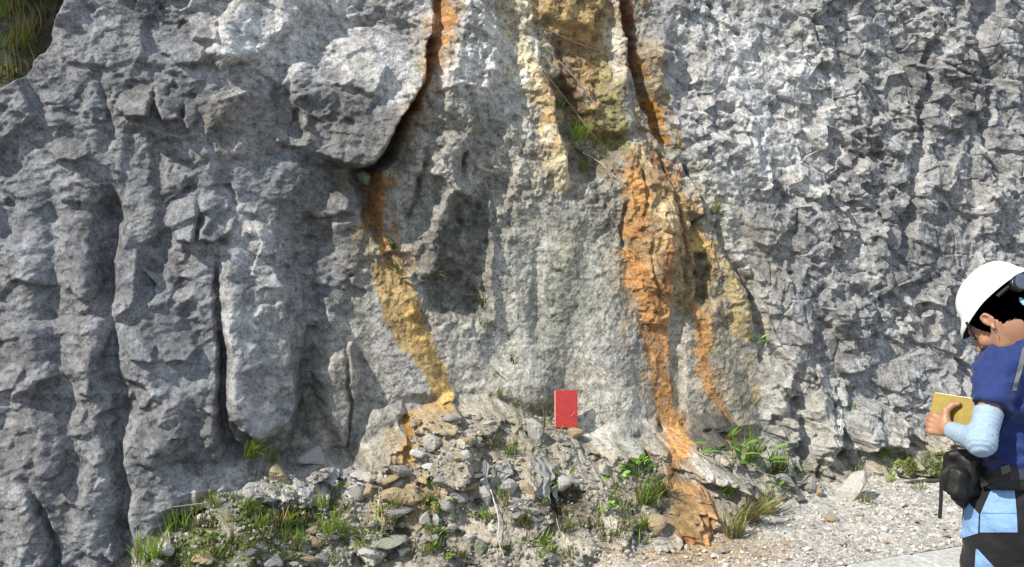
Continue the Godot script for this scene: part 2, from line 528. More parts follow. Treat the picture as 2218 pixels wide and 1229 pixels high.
	outline([1478, 975, 1520, 990, 1600, 1020, 1644, 1046, 1630, 1068, 1560, 1050, 1500, 1040, 1478, 1010], 0.11, 16, Vector2(0, -0.1), "slab")
	outline([1444, 1080, 1475, 1056, 1520, 1062, 1552, 1090, 1556, 1140, 1560, 1185, 1500, 1198, 1462, 1196, 1440, 1140], 0.09, 30, Vector2.ZERO, "mound")
	lump(1455, 1100, 26, 40, -0.05)
	outline([1362, 1178, 1410, 1150, 1470, 1160, 1476, 1200, 1420, 1208, 1366, 1200], 0.12, 20, Vector2.ZERO, "pale")
	# --- the fractured face on the right
	ridge([[1470, -80, 40, 40, 0.02], [1440, 60, 30, 36, 0.05], [1405, 140, 24, 26, 0.09], [1420, 200, 26, 24, 0.05]])
	ridge([[1480, 90, 20, 16, -0.05], [1490, 160, 20, 16, -0.07], [1470, 240, 16, 14, -0.02]])
	ridge([[1540, 200, 90, 120, 0.02], [1600, 320, 100, 130, 0.05], [1640, 400, 90, 110, 0.03]])
	ridge([[2020, 90, 6, 8, -0.04], [2014, 180, 10, 12, -0.10], [1998, 260, 12, 14, -0.12], [1990, 330, 8, 12, -0.07]])
	ridge([[2160, -40, 20, 30, -0.08], [2130, 40, 20, 30, -0.10], [2120, 110, 12, 24, -0.09], [2150, 160, 10, 26, -0.12], [2180, 190, 10, 16, -0.04]])
	ridge([[2140, 190, 8, 8, -0.07], [2136, 300, 6, 8, -0.08], [2150, 350, 6, 8, -0.06], [2166, 410, 6, 7, -0.05]])
	ridge([[1996, 340, 10, 10, -0.04], [1972, 430, 14, 12, -0.07], [1966, 500, 16, 14, -0.09], [1950, 560, 12, 12, -0.03]])
	lip(2050, 250, 46, 24, 0.048)
	lip(1940, 310, 34, 22, 0.042)
	lip(2060, 110, 60, 50, 0.042)
	lip(2080, 200, 50, 34, 0.030)
	lip(1870, 250, 60, 40, 0.030)
	lip(1830, 380, 50, 46, 0.036)
	lip(1800, 480, 44, 60, 0.042)
	lip(1740, 380, 42, 42, 0.048)
	lip(1900, 480, 50, 60, 0.030)
	lip(2110, 400, 60, 50, 0.036)
	lip(1650, 470, 40, 50, 0.042)
	lip(1720, 640, 36, 80, 0.036)
	lip(1790, 620, 40, 70, 0.042)
	lip(1660, 600, 30, 50, 0.030)
	lip(1860, 660, 60, 60, 0.036)
	lip(1930, 620, 46, 60, 0.036)
	lip(2010, 600, 40, 70, 0.036)
	lip(1990, 700, 60, 30, 0.036)
	lip(1940, 810, 50, 30, 0.048)
	lip(1850, 790, 44, 40, 0.024)
	lip(1710, 740, 40, 40, 0.036)
	ridge([[1660, 790, 24, 26, 0.03], [1690, 880, 34, 30, 0.08], [1700, 960, 34, 30, 0.08], [1700, 1010, 30, 26, 0.03]])
	ridge([[1740, 800, 24, 26, 0.04], [1768, 900, 34, 30, 0.11], [1784, 985, 34, 26, 0.11], [1790, 1020, 30, 24, 0.04]])
	ridge([[1730, 850, 5, 6, -0.03], [1738, 950, 6, 7, -0.06], [1746, 1010, 8, 8, -0.05]])
	ridge([[1812, 850, 6, 8, -0.05], [1820, 950, 8, 10, -0.09], [1830, 1000, 8, 10, -0.06]])
	outline([1826, 905, 1836, 878, 1866, 860, 1910, 868, 1950, 905, 1962, 935, 1940, 955, 1900, 966, 1868, 982, 1840, 958], 0.17, 13, Vector2(0, -0.12), "boulder_right")
	lump(1900, 990, 60, 22, -0.08)
	outline([1925, 1000, 1960, 970, 2060, 975, 2100, 1010, 2070, 1035, 1960, 1040], 0.06, 14)
	ridge([[1826, 1000, 12, 14, 0.03], [1838, 1050, 22, 18, 0.09], [1846, 1110, 34, 24, 0.09], [1850, 1150, 40, 30, 0.04]])
	lump(1650, 1010, 70, 26, -0.10)
	# --- hollows and humps in the front of the bank
	lump(1240, 1100, 60, 40, -0.20)
	lump(640, 1150, 70, 40, -0.08)
	lump(430, 1150, 70, 22, -0.10)
	lump(1010, 1120, 60, 60, -0.08)
	lump(860, 1190, 60, 50, -0.10)
	lump(1000, 950, 90, 50, 0.05)
	outline([895, 905, 930, 880, 985, 876, 1000, 900, 985, 925, 930, 950, 900, 940], 0.05, 8)
	outline([930, 1010, 960, 995, 1010, 998, 1026, 1030, 1000, 1060, 950, 1058, 934, 1036], 0.09, 14, Vector2.ZERO, "bank_boulder")
	outline([840, 1060, 900, 1040, 930, 1070, 900, 1105, 850, 1100], 0.06, 10)
	outline([1240, 1040, 1290, 1020, 1440, 1090, 1440, 1150, 1320, 1180, 1250, 1160], 0.05, 30)
	outline([760, 1170, 850, 1160, 900, 1180, 880, 1215, 790, 1215], 0.10, 16)
	outline([480, 1140, 560, 1130, 640, 1180, 600, 1229, 500, 1229], 0.07, 20)

func lay_out_stains_and_shade():
	var pale := Color(0.52, 0.515, 0.50)
	var dust := Color(0.40, 0.39, 0.36)
	var cream := Color(0.66, 0.565, 0.37)
	var ochre := Color(0.50, 0.30, 0.075)
	var rust := Color(0.47, 0.238, 0.08)
	var dark_rust := Color(0.20, 0.085, 0.03)
	var brown := Color(0.24, 0.18, 0.11)
	var powder := Color(0.42, 0.415, 0.36)
	var sage := Color(0.315, 0.312, 0.245)
	# powdery, warm and dark patches; some of the dark ones paint in shade
	stain_shade_area([470, -80, 960, -80, 930, 120, 870, 260, 800, 220, 640, 150, 560, 190, 430, 190], pale, 0.95, 60)
	stain_shade_area([480, 450, 600, 440, 640, 880, 560, 900, 490, 860], pale, 0.50, 40)
	stain_shade_area([660, 240, 800, 270, 820, 350, 700, 340], Color(0.20, 0.20, 0.19), 0.78, 30)
	stain_shade_area([625, 190, 760, 200, 850, 240, 840, 320, 770, 364, 690, 345, 640, 310], Color(0.165, 0.162, 0.155), 0.85, 36, 0.5)
	stain_shade_area([430, 220, 640, 220, 600, 340, 470, 350], Color(0.22, 0.205, 0.19), 0.78, 20)
	stain_shade_area([640, 380, 800, 400, 780, 560, 700, 700, 640, 640, 620, 470], Color(0.19, 0.19, 0.185), 0.90, 40)
	stain_shade_area([640, 700, 690, 720, 680, 960, 630, 960], Color(0.17, 0.165, 0.16), 0.90, 20)  # shade down the right side of the pillar, painted into the colour
	stain_shade_area([490, 900, 560, 950, 640, 930, 640, 1000, 520, 1000], Color(0.20, 0.19, 0.17), 0.78, 16)  # shade under the pillar, painted as a darker patch
	stain_shade_area([690, 740, 780, 740, 780, 1000, 690, 960], Color(0.33, 0.31, 0.27), 0.90, 20)
	stain_shade_area([1000, -80, 1090, -80, 1150, 160, 1190, 300, 1040, 240, 940, 180], Color(0.60, 0.59, 0.56), 1.00, 50)
	stain_shade_area([900, 220, 1010, 200, 1120, 260, 1120, 330, 960, 300], Color(0.25, 0.24, 0.20), 0.78, 40)
	stain_shade_area([970, 420, 1060, 420, 1075, 700, 960, 690, 905, 620], Color(0.13, 0.125, 0.11), 0.95, 24)  # the hollow's shade and damp, painted into the rock colour
	stain_shade_area([1060, 460, 1340, 420, 1340, 600, 1190, 560, 1070, 700], Color(0.29, 0.28, 0.24), 0.90, 60)
	stain_shade_area([1070, 560, 1190, 470, 1340, 540, 1380, 700, 1410, 860, 1300, 950, 1100, 900, 1060, 760], powder, 0.9, 60, 0.4)
	stain_shade_area([1190, 480, 1280, 470, 1260, 640, 1220, 760, 1180, 720, 1200, 600], sage, 1.00, 30)
	stain_shade_area([1140, 620, 1190, 640, 1180, 740, 1120, 740], Color(0.22, 0.21, 0.185), 0.78, 24)
	stain_shade_area([960, 700, 1180, 750, 1400, 760, 1420, 900, 1260, 950, 1000, 880], Color(0.47, 0.455, 0.40), 1.00, 60)
	stain_shade_area([1280, 730, 1400, 720, 1400, 800, 1300, 820], Color(0.28, 0.28, 0.275), 0.78, 40)
	stain_shade_area([1200, 640, 1250, 640, 1240, 850, 1150, 850], sage, 0.56, 50)
	stain_shade_area([800, 620, 870, 740, 940, 870, 880, 900, 800, 800], Color(0.36, 0.355, 0.34), 1.00, 30)
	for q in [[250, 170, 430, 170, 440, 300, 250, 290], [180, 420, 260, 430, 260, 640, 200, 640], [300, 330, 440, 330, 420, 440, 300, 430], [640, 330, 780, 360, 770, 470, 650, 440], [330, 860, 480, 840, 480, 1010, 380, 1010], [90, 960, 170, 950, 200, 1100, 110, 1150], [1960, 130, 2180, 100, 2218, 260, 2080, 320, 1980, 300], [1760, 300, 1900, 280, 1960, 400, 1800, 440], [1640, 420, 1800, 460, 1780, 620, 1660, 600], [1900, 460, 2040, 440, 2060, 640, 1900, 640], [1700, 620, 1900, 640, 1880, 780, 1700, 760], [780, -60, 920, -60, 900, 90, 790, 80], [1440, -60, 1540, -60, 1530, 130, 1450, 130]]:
		stain_shade_area(q, Color(0.15, 0.15, 0.153), 0.7, 46, 0.9)  # charcoal patches; in gullies and under ledges they paint in shade
	# cream streak and the brown recess
	stain_shade_area([1130, -80, 1330, -80, 1350, 120, 1300, 230, 1200, 160], Color(0.38, 0.27, 0.13), 1.00, 30)
	stain_shade_area([1170, 60, 1300, 60, 1320, 200, 1220, 200], Color(0.33, 0.23, 0.14), 1.00, 24)
	stain_shade_area([1200, 170, 1300, 250, 1360, 290, 1330, 380, 1240, 400, 1216, 300], Color(0.20, 0.175, 0.12), 1.00, 20)
	stain_shade_area([1250, 230, 1340, 250, 1370, 330, 1300, 330], Color(0.27, 0.27, 0.15), 0.90, 24)
	stain_band([[1075, -80, 34, 46], [1120, 60, 30, 40], [1158, 160, 28, 30], [1188, 260, 24, 24], [1206, 350, 18, 24], [1216, 420, 14, 16]], cream, 12, 0.3)
	stain_band([[1130, -80, 10, 18], [1142, 60, 12, 20], [1165, 120, 10, 16]], Color(0.70, 0.65, 0.52), 8, 0.4)
	stain_band([[1316, -80, 18, 14], [1330, 100, 16, 14], [1318, 200, 14, 16]], Color(0.60, 0.57, 0.48), 8, 0.4)
	stain_band([[1250, -80, 44, 40], [1268, 90, 40, 36], [1296, 210, 26, 26], [1320, 320, 18, 20]], Color(0.34, 0.225, 0.10), 12, 0.5, false)
	stain_band([[1200, 60, 12, 14], [1232, 180, 16, 16], [1280, 290, 14, 16]], Color(0.19, 0.13, 0.07), 8, 0.5, false)
	stain_band([[1300, 110, 12, 14], [1326, 240, 18, 18], [1350, 330, 16, 16]], Color(0.27, 0.24, 0.11), 8, 0.5, false)
	stain_shade_area([1120, -80, 1330, -80, 1330, 60, 1200, 70, 1140, 30], Color(0.40, 0.285, 0.125), 0.9, 24, 0.6)
	stain_band([[1180, 170, 12, 10], [1190, 250, 10, 10], [1200, 330, 6, 8]], Color(0.47, 0.31, 0.13), 8, 0.8)
	# the fissure: rust, ochre and a near-black band
	stain_band([[960, -80, 16, 10], [952, 60, 16, 14], [918, 170, 12, 12], [886, 240, 10, 8], [850, 320, 10, 8]], rust, 6, 0.4)
	stain_band([[838, 330, 20, 10], [806, 372, 40, 14], [800, 420, 30, 8]], Color(0.09, 0.08, 0.07), 8, 0.2)
	stain_band([[826, 375, 16, 12], [820, 430, 14, 12], [818, 480, 16, 16]], Color(0.40, 0.18, 0.045), 6, 0.3)
	stain_band([[806, 480, 16, 24], [822, 530, 26, 26], [848, 590, 34, 20]], rust, 8, 0.5)
	stain_band([[806, 500, 16, 10], [808, 580, 18, 14]], Color(0.31, 0.28, 0.20), 8, 0.4)
	stain_band([[836, 575, 34, 30], [852, 640, 38, 44], [886, 720, 34, 38], [926, 790, 30, 36], [956, 845, 22, 24], [962, 872, 14, 18]], Color(0.41, 0.285, 0.115), 8, 0.03, false)
	stain_band([[880, 640, 14, 14], [912, 730, 18, 18], [944, 800, 20, 22], [962, 865, 12, 14]], Color(0.47, 0.305, 0.105), 12, 0.2, false)
	stain_band([[962, 866, 14, 16], [930, 890, 20, 20], [900, 900, 18, 10]], ochre, 8, 0.7)
	# the rust seam
	stain_band([[1335, -80, 14, 20], [1368, 120, 12, 18], [1392, 200, 15, 20], [1420, 270, 16, 20], [1452, 330, 18, 14]], dark_rust, 7, 0.3)
	stain_band([[1385, 130, 4, 12], [1408, 220, 4, 14], [1436, 290, 8, 14], [1456, 330, 14, 10]], Color(0.46, 0.23, 0.045), 6, 0.7)
	stain_shade_area([1350, 345, 1400, 305, 1462, 330, 1512, 390, 1545, 470, 1560, 560, 1530, 660, 1490, 680, 1400, 690, 1350, 560, 1346, 440], Color(0.37, 0.245, 0.12), 1.00, 16, 0.1)
	stain_shade_area([1400, 560, 1500, 560, 1560, 640, 1560, 760, 1480, 760, 1420, 720], Color(0.34, 0.26, 0.15), 0.7, 30, 0.6)
	stain_shade_area([1380, 330, 1440, 300, 1470, 340, 1450, 380, 1390, 370], Color(0.45, 0.36, 0.22), 1.00, 14)
	stain_band([[1372, 360, 18, 20], [1370, 440, 12, 22], [1366, 520, 8, 14]], rust, 8, 0.6)
	stain_band([[1350, 540, 10, 21], [1368, 600, 20, 39], [1394, 660, 22, 49], [1412, 720, 20, 39], [1424, 790, 18, 29], [1438, 870, 20, 26], [1452, 930, 18, 34], [1452, 975, 18, 31], [1460, 1000, 18, 18]], rust, 9, 0.45)
	stain_band([[1436, 340, 30, 40], [1460, 380, 16, 36], [1480, 410, 14, 18]], Color(0.42, 0.17, 0.05), 9, 0.7)
	stain_shade_area([1404, 440, 1450, 430, 1470, 500, 1400, 505], Color(0.50, 0.40, 0.24), 0.90, 10)
	stain_shade_area([1500, 500, 1530, 500, 1534, 548, 1508, 545], Color(0.50, 0.33, 0.09), 1.00, 10)
	stain_shade_area([1498, 545, 1536, 545, 1534, 650, 1500, 650], Color(0.13, 0.10, 0.06), 1.00, 8)
	stain_band([[1430, 520, 4, 10], [1425, 580, 10, 22], [1420, 630, 10, 24]], Color(0.30, 0.14, 0.045), 8, 0.5)
	stain_band([[1492, 650, 2, 6], [1508, 690, 8, 14], [1520, 740, 14, 18], [1522, 790, 14, 14], [1536, 840, 10, 10], [1560, 890, 8, 8], [1584, 930, 8, 14], [1598, 975, 12, 16]], rust, 4, 0.3)
	stain_band([[1556, 560, 8, 14], [1586, 610, 18, 24], [1612, 680, 26, 20], [1620, 740, 24, 14]], Color(0.41, 0.33, 0.16), 8, 0.4)
	stain_band([[1612, 770, 6, 10], [1628, 830, 7, 9], [1640, 900, 5, 6]], Color(0.50, 0.37, 0.15), 5, 0.5)
	stain_shade_area([1460, 660, 1500, 690, 1520, 830, 1570, 930, 1490, 900, 1450, 800], Color(0.41, 0.38, 0.31), 0.90, 20)
	stain_shade_area([1540, 680, 1620, 750, 1640, 930, 1600, 950, 1560, 860], Color(0.34, 0.31, 0.23), 0.78, 20)
	stain_shade_area([1630, 900, 1660, 880, 1665, 1000, 1640, 1000], brown, 0.90, 10)
	stain_shade_area([1478, 930, 1496, 895, 1560, 890, 1594, 925, 1580, 962, 1486, 965], Color(0.10, 0.095, 0.082), 1.00, 8, 0.1)
	stain_shade_area([1478, 975, 1520, 990, 1644, 1044, 1630, 1068, 1500, 1040], Color(0.47, 0.45, 0.40), 1.00, 12)
	stain_band([[1462, 990, 14, 14], [1466, 1030, 18, 14], [1470, 1062, 20, 16]], Color(0.21, 0.11, 0.045), 8, 0.5)
	stain_shade_area([1446, 1070, 1480, 1052, 1530, 1060, 1556, 1100, 1560, 1188, 1480, 1202, 1462, 1180], Color(0.44, 0.25, 0.105), 1.00, 12, 0.4)
	stain_shade_area([1446, 1080, 1490, 1080, 1500, 1130, 1455, 1140], Color(0.23, 0.16, 0.07), 0.90, 12)
	stain_shade_area([1362, 1176, 1410, 1150, 1472, 1158, 1478, 1202, 1366, 1204], Color(0.52, 0.49, 0.42), 1.00, 10)
	# the fractured face
	stain_shade_area([1450, 60, 1560, 20, 1760, 120, 1830, 240, 1850, 330, 1730, 420, 1600, 380, 1470, 250], pale, 1.00, 80)
	stain_shade_area([1376, 90, 1430, 90, 1440, 220, 1390, 200], Color(0.40, 0.33, 0.22), 0.90, 20)
	stain_shade_area([1430, 330, 1500, 330, 1640, 500, 1640, 640, 1570, 560], Color(0.42, 0.42, 0.37), 0.90, 40)
	stain_shade_area([1590, 470, 1700, 470, 1700, 900, 1640, 900], Color(0.33, 0.31, 0.27), 0.78, 50)
	stain_shade_area([1650, 800, 1820, 800, 1820, 1010, 1660, 1010], Color(0.39, 0.38, 0.345), 1.00, 30)
	stain_shade_area([1826, 880, 1900, 862, 1960, 930, 1860, 980], Color(0.42, 0.415, 0.375), 0.90, 20)
	stain_shade_area([1940, 990, 2090, 990, 2080, 1050, 1950, 1050], Color(0.16, 0.17, 0.08), 0.90, 24, 0.9)
	# the bank
	stain_shade_area([430, 1040, 780, 1010, 800, 1080, 560, 1110, 420, 1100], Color(0.36, 0.36, 0.36), 1.00, 30)
	stain_shade_area([360, 1110, 560, 1090, 740, 1110, 760, 1229, 300, 1229], Color(0.10, 0.105, 0.045), 1.00, 40, 0.9)
	stain_shade_area([520, 1170, 700, 1160, 760, 1229, 500, 1229], Color(0.33, 0.33, 0.30), 0.67, 30, 0.9)
	stain_shade_area([790, 1050, 920, 1020, 980, 1100, 900, 1150, 800, 1110], Color(0.33, 0.25, 0.13), 0.90, 24, 0.8)
	stain_band([[898, 890, 10, 8], [888, 950, 14, 8], [884, 1020, 14, 8]], Color(0.40, 0.21, 0.05), 8, 0.6)
	stain_shade_area([895, 900, 985, 876, 1010, 930, 910, 960], Color(0.36, 0.28, 0.17), 0.90, 14)
	stain_shade_area([1170, 1060, 1300, 1060, 1290, 1150, 1180, 1150], Color(0.10, 0.085, 0.06), 1.00, 20)
	stain_shade_area([1020, 870, 1200, 860, 1250, 1000, 1040, 1000], Color(0.27, 0.24, 0.175), 0.90, 40)
	stain_shade_area([1300, 1080, 1450, 1080, 1440, 1160, 1300, 1180], Color(0.33, 0.29, 0.23), 0.78, 30)
	stain_shade_area([-100, -100, 140, -100, 132, 5, 100, 90, 60, 148, 0, 200, -100, 290], Color(0.10, 0.095, 0.055), 1.00, 8, 0.3)

func mix_table(s: int) -> Array:
	var r := RandomNumberGenerator.new()
	r.seed = s
	var out := []
	for k in 5:
		var a := PackedFloat32Array()
		a.resize(4096)
		for i in 4096:
			a[i] = r.randf() if k < 2 else r.randf_range(-1.0, 1.0)
		out.append(a)
	return out

func facets(sx: PackedFloat32Array, tx: PackedFloat32Array, size_x: float, size_y: float, table: Array, soft := 0.22) -> Array:
	# flat-faced chunks: each cell of a jittered lattice is a tilted plane; returns heights, gap to the next cell, cell numbers
	var n := sx.size()
	var hs := PackedFloat32Array()
	var gaps := PackedFloat32Array()
	var ids := PackedInt32Array()
	hs.resize(n)
	gaps.resize(n)
	ids.resize(n)
	var jx: PackedFloat32Array = table[0]
	var jy: PackedFloat32Array = table[1]
	var off: PackedFloat32Array = table[2]
	var gx: PackedFloat32Array = table[3]
	var gy: PackedFloat32Array = table[4]
	for i in n:
		var x := sx[i] / size_x + 20.0
		var y := tx[i] / size_y + 20.0
		var ix := int(x)
		var iy := int(y)
		var f1 := 9.0
		var f2 := 9.0
		var best := 0
		var bx := 0.0
		var by := 0.0
		var next := 0
		var nx := 0.0
		var ny := 0.0
		for cy in range(iy - 1, iy + 2):
			for cx in range(ix - 1, ix + 2):
				var c := (cx & 63) + (cy & 63) * 64
				var dx := x - cx - jx[c]
				var dy := y - cy - jy[c]
				var d := dx * dx + dy * dy
				if d < f1:
					f2 = f1
					next = best
					nx = bx
					ny = by
					f1 = d
					best = c
					bx = dx
					by = dy
				elif d < f2:
					f2 = d
					next = c
					nx = dx
					ny = dy
		var gap := sqrt(f2) - sqrt(f1)
		var h1 := off[best] * 0.8 + 1.3 * gx[best] * bx + 0.55 * gy[best] * by
		if gap < soft:
			var h2 := off[next] * 0.8 + 1.3 * gx[next] * nx + 0.55 * gy[next] * ny
			h1 = lerpf((h1 + h2) * 0.5, h1, gap / soft)
		hs[i] = h1
		gaps[i] = gap
		ids[i] = best
	return [hs, gaps, ids]

var n_warp := noise(11, FastNoiseLite.TYPE_SIMPLEX_SMOOTH, 3)
var n_warp2 := noise(12, FastNoiseLite.TYPE_SIMPLEX_SMOOTH, 3)
var n_form := noise(13, FastNoiseLite.TYPE_SIMPLEX_SMOOTH, 4)
var n_chip := noise(14, FastNoiseLite.TYPE_SIMPLEX_SMOOTH, 3, FastNoiseLite.FRACTAL_RIDGED)
var n_fine := noise(15, FastNoiseLite.TYPE_SIMPLEX, 3)
var n_tone := noise(16, FastNoiseLite.TYPE_SIMPLEX_SMOOTH, 5)
var n_speck := noise(17, FastNoiseLite.TYPE_SIMPLEX, 2)
var n_rag := noise(18, FastNoiseLite.TYPE_SIMPLEX_SMOOTH, 4)
var table_a := mix_table(101)
var table_b := mix_table(102)
var table_c := mix_table(103)
var table_d := mix_table(104)

var calm_at := Vector2.ZERO
var row_p := []
var row_c := []
var row_id := []
var grid_p := PackedVector3Array()
var grid_n := PackedVector3Array()

# numbers of the pieces the face is cut into
const ID_SOIL := 1
const ID_BLOCK := 2
const ID_PILLAR := 3
const ID_COLUMN := 4
const ID_HOLLOW := 5
const ID_RECESS := 6
const ID_BOULDER := 7
const ID_SLAB := 8
const ID_MOUND := 9
const ID_BOULDER_RIGHT := 10
const ID_BANK := 11
const ID_RIB := 12
const ID_WEDGE := 16
const ID_YELLOW := 17
const ID_RUST := 18
const ID_PALE := 19
const ID_BANK_BOULDER := 20
const ID_FOOT := 21
const ID_UPPER := 22
const ID_CHUNK := 100

func compute_row(j: int):
	var t := T0 + j * G
	var sx := PackedFloat32Array()
	var tx := PackedFloat32Array()
	var hh := PackedFloat32Array()
	var bank := PackedFloat32Array()
	var ids := PackedInt32Array()
	var fx := PackedFloat32Array()
	var fy := PackedFloat32Array()
	fx.resize(NX)
	fy.resize(NX)
	sx.resize(NX)
	tx.resize(NX)
	hh.resize(NX)
	bank.resize(NX)
	ids.resize(NX)
	var bl := along(borders.left, "x", t)
	var br := along(borders.right, "x", t)
	var ra := along(borders.rib_a, "x", t)
	var rb := along(borders.rib_b, "x", t)
	var rc := along(borders.rib_c, "x", t)
	# where the bank's top runs
	var a := 0
	for i in NX:
		var s := S0 + i * G
		var wx := n_warp.get_noise_2d(s * 2.6, t * 2.6)
		var wy := n_warp2.get_noise_2d(s * 2.6, t * 2.6)
		sx[i] = s + 0.030 * wx + 0.005 * n_fine.get_noise_2d(s * 16.0, t * 16.0)
		tx[i] = t + 0.030 * wy + 0.005 * n_fine.get_noise_2d(s * 16.0 + 40.0, t * 16.0)
		var ex := s + 0.009 * wx
		var ey := t + 0.009 * wy
		fx[i] = ex * 0.93 - ey * 0.36
		fy[i] = ex * 0.36 + ey * 0.93
		hh[i] = massing(s, t)
		while a < bank_s.size() - 2 and s > bank_s[a + 1]:
			a += 1
		var f := clampf((s - bank_s[a]) / (bank_s[a + 1] - bank_s[a]), 0.0, 1.0)
		var top := lerpf(bank_t[a], bank_t[a + 1], f) + 0.05 * wy
		bank[i] = smoothstep(top + 0.01, top - 0.05, t) if s > bank_s[0] else 0.0
	# curves
	for d: Dictionary in curves:
		var ts: PackedFloat32Array = d.t
		if t < ts[0] - 0.05 or t > ts[ts.size() - 1] + 0.05:
			continue
		var x := along(d, "x", t)
		var l := along(d, "l", t)
		var r := along(d, "r", t)
		var h := along(d, "h", t) * smoothstep(ts[0] - 0.05, ts[0] + 0.01, t) * smoothstep(ts[ts.size() - 1] + 0.05, ts[ts.size() - 1] - 0.01, t)
		l *= 1.35
		r *= 1.35
		for i in range(maxi(0, int((x - l - S0) / G) - 8), mini(NX, int((x + r - S0) / G) + 8)):
			var u := (sx[i] - x) / (r if sx[i] > x else l)
			u = 1.0 - u * u
			if u > 0.0:
				hh[i] += h * u * u
	# outlines
	for d: Dictionary in outlines:
		var bx: Rect2 = d.box
		if t < bx.position.y - 0.06 or t > bx.end.y + 0.06:
			continue
		var p: PackedVector2Array = d.p
		var tilt: Vector2 = d.tilt
		var c: Vector2 = d.c
		var e: float = d.e
		var h: float = d.h
		var called: String = d.id
		var num := 0
		if called:
			num = {"soil": ID_SOIL, "block": ID_BLOCK, "pillar": ID_PILLAR, "column": ID_COLUMN, "hollow": ID_HOLLOW, "recess": ID_RECESS, "boulder": ID_BOULDER, "slab": ID_SLAB, "mound": ID_MOUND, "boulder_right": ID_BOULDER_RIGHT, "pale": ID_PALE, "bank_boulder": ID_BANK_BOULDER, "foot": ID_FOOT}[called]
		for i in range(maxi(0, int((bx.position.x - S0) / G) - 10), mini(NX, int((bx.end.x - S0) / G) + 10)):
			var q := Vector2(sx[i], tx[i])
			var dist := depth_in(p, q)
			if dist > 0.0:
				var u := minf(dist / e, 1.0)
				u = u * (2.0 - u)
				hh[i] += u * (h + tilt.x * (q.x - c.x) + tilt.y * (q.y - c.y))
				if num:
					ids[i] = num
	# lips and lumps
	for q: Array in lips:
		if absf(t - q[1]) > q[3] * 1.3 + 0.04:
			continue
		for i in range(maxi(0, int((q[0] - q[2] - S0) / G) - 10), mini(NX, int((q[0] + q[2] - S0) / G) + 10)):
			var u: float = (sx[i] - q[0]) / q[2]
			var w := 1.0 - u * u
			if w > 0.0:
				var v: float = (q[1] - tx[i]) / q[3]
				var end := sqrt(w)
				if v < end + 0.12:
					hh[i] += q[4] * sqrt(w) * smoothstep(-1.2, 0.75, v) * smoothstep(end + 0.12, end, v)
	for q: Array in lumps:
		if absf(t - q[1]) > q[3] * 1.3 + 0.04:
			continue
		for i in range(maxi(0, int((q[0] - q[2] - S0) / G) - 10), mini(NX, int((q[0] + q[2] - S0) / G) + 10)):
			var u: float = (sx[i] - q[0]) / q[2]
			var v: float = (tx[i] - q[1]) / q[3]
			var w := 1.0 - u * u - v * v
			if w > 0.0:
				hh[i] += q[4] * w * w * (3.0 - 2.0 * w)
	# roughness of each kind of rock
	var big := facets(fx, fy, 0.19, 0.15, table_a, 0.10)
	var huge := facets(fx, fy, 0.36, 0.42, table_d, 0.07)
	var mid := facets(fx, fy, 0.078, 0.056, table_b, 0.13)
	var low := facets(fx, fy, 0.031, 0.023, table_c, 0.2)
	var calm := PackedFloat32Array()
	calm.resize(NX)
	for i in NX:
		var s := S0 + i * G
		var x := sx[i]
		var y := tx[i]
		var left := smoothstep(bl + 0.03, bl - 0.03, x)
		var right := smoothstep(br - 0.05, br + 0.10, x)
		var mass := bank[i]
		left *= 1.0 - mass
		right *= 1.0 - mass
		var mid_part := maxf(0.0, 1.0 - left - right - mass)
		var cu := (x - calm_at.x) / 0.52
		var cv := (y - calm_at.y) / 0.80
		calm[i] = smoothstep(1.0, 0.55, cu * cu + cv * cv) * mid_part
		var sand := 0.0
		if mid_part > 0.0:
			sand = maxf(0.85 * calm[i], maxf(smoothstep(0.42, 0.22, 0.62 * t + 0.10 * n_form.get_noise_2d(s * 3.0, 5.0)), smoothstep(0.42, 0.30, x - bl) * smoothstep(0.85, 0.65, t)))
		var e := 0.0
		if left > 0.001:
			var cut := smoothstep(0.02, 0.36, n_form.get_noise_2d(x * 2.0 + 9.0, y * 2.0))
			e += left * (0.014 * n_form.get_noise_2d(x * 4.0, y * 2.0) + 0.040 * huge[0][i] + 0.016 * big[0][i] + (0.004 + 0.020 * cut) * mid[0][i] + (0.002 + 0.003 * cut) * low[0][i] + 0.009 * n_chip.get_noise_2d(x * 4.0 + y * 2.5, y * 10.0 - x * 3.0) + 0.003 * n_fine.get_noise_2d(x * 16.0 + y * 9.0, y * 40.0))
		if mid_part > 0.001:
			var q := 1.0 - 0.8 * sand
			e += mid_part * (q * (0.026 * n_form.get_noise_2d(x * 7.0 + 30.0, y * 4.0) + 0.018 * big[0][i] + 0.013 * mid[0][i] + 0.004 * low[0][i] + 0.010 * n_chip.get_noise_2d(x * 14.0, y * 8.0)) + 0.0025 * low[0][i] + 0.003 * n_fine.get_noise_2d(x * 42.0, y * 36.0))
		if right > 0.001:
			var soft := smoothstep(1.75, 1.15, x - 0.35 * y)
			var shattered := smoothstep(-0.15, 0.3, n_form.get_noise_2d(s * 1.3 + 60.0, t * 1.3))
			var slabby := smoothstep(-0.1, 0.3, n_form.get_noise_2d(s * 0.9 + 80.0, t * 0.9))
			e += right * ((0.02 + 0.05 * slabby * (1.0 - 0.6 * soft)) * huge[0][i] + lerpf(0.048, 0.020, soft) * (1.0 - 0.6 * slabby) * big[0][i] - lerpf(0.022, 0.004, soft) * smoothstep(0.07, 0.0, big[1][i]) + (0.012 + 0.018 * shattered) * mid[0][i] - 0.008 * shattered * smoothstep(0.10, 0.0, mid[1][i]) + (0.004 + 0.005 * shattered) * low[0][i] + 0.010 * n_form.get_noise_2d(x * 4.5 + 70.0, y * 4.5) + 0.004 * n_chip.get_noise_2d(x * 9.0 + 7.0, y * 12.0))
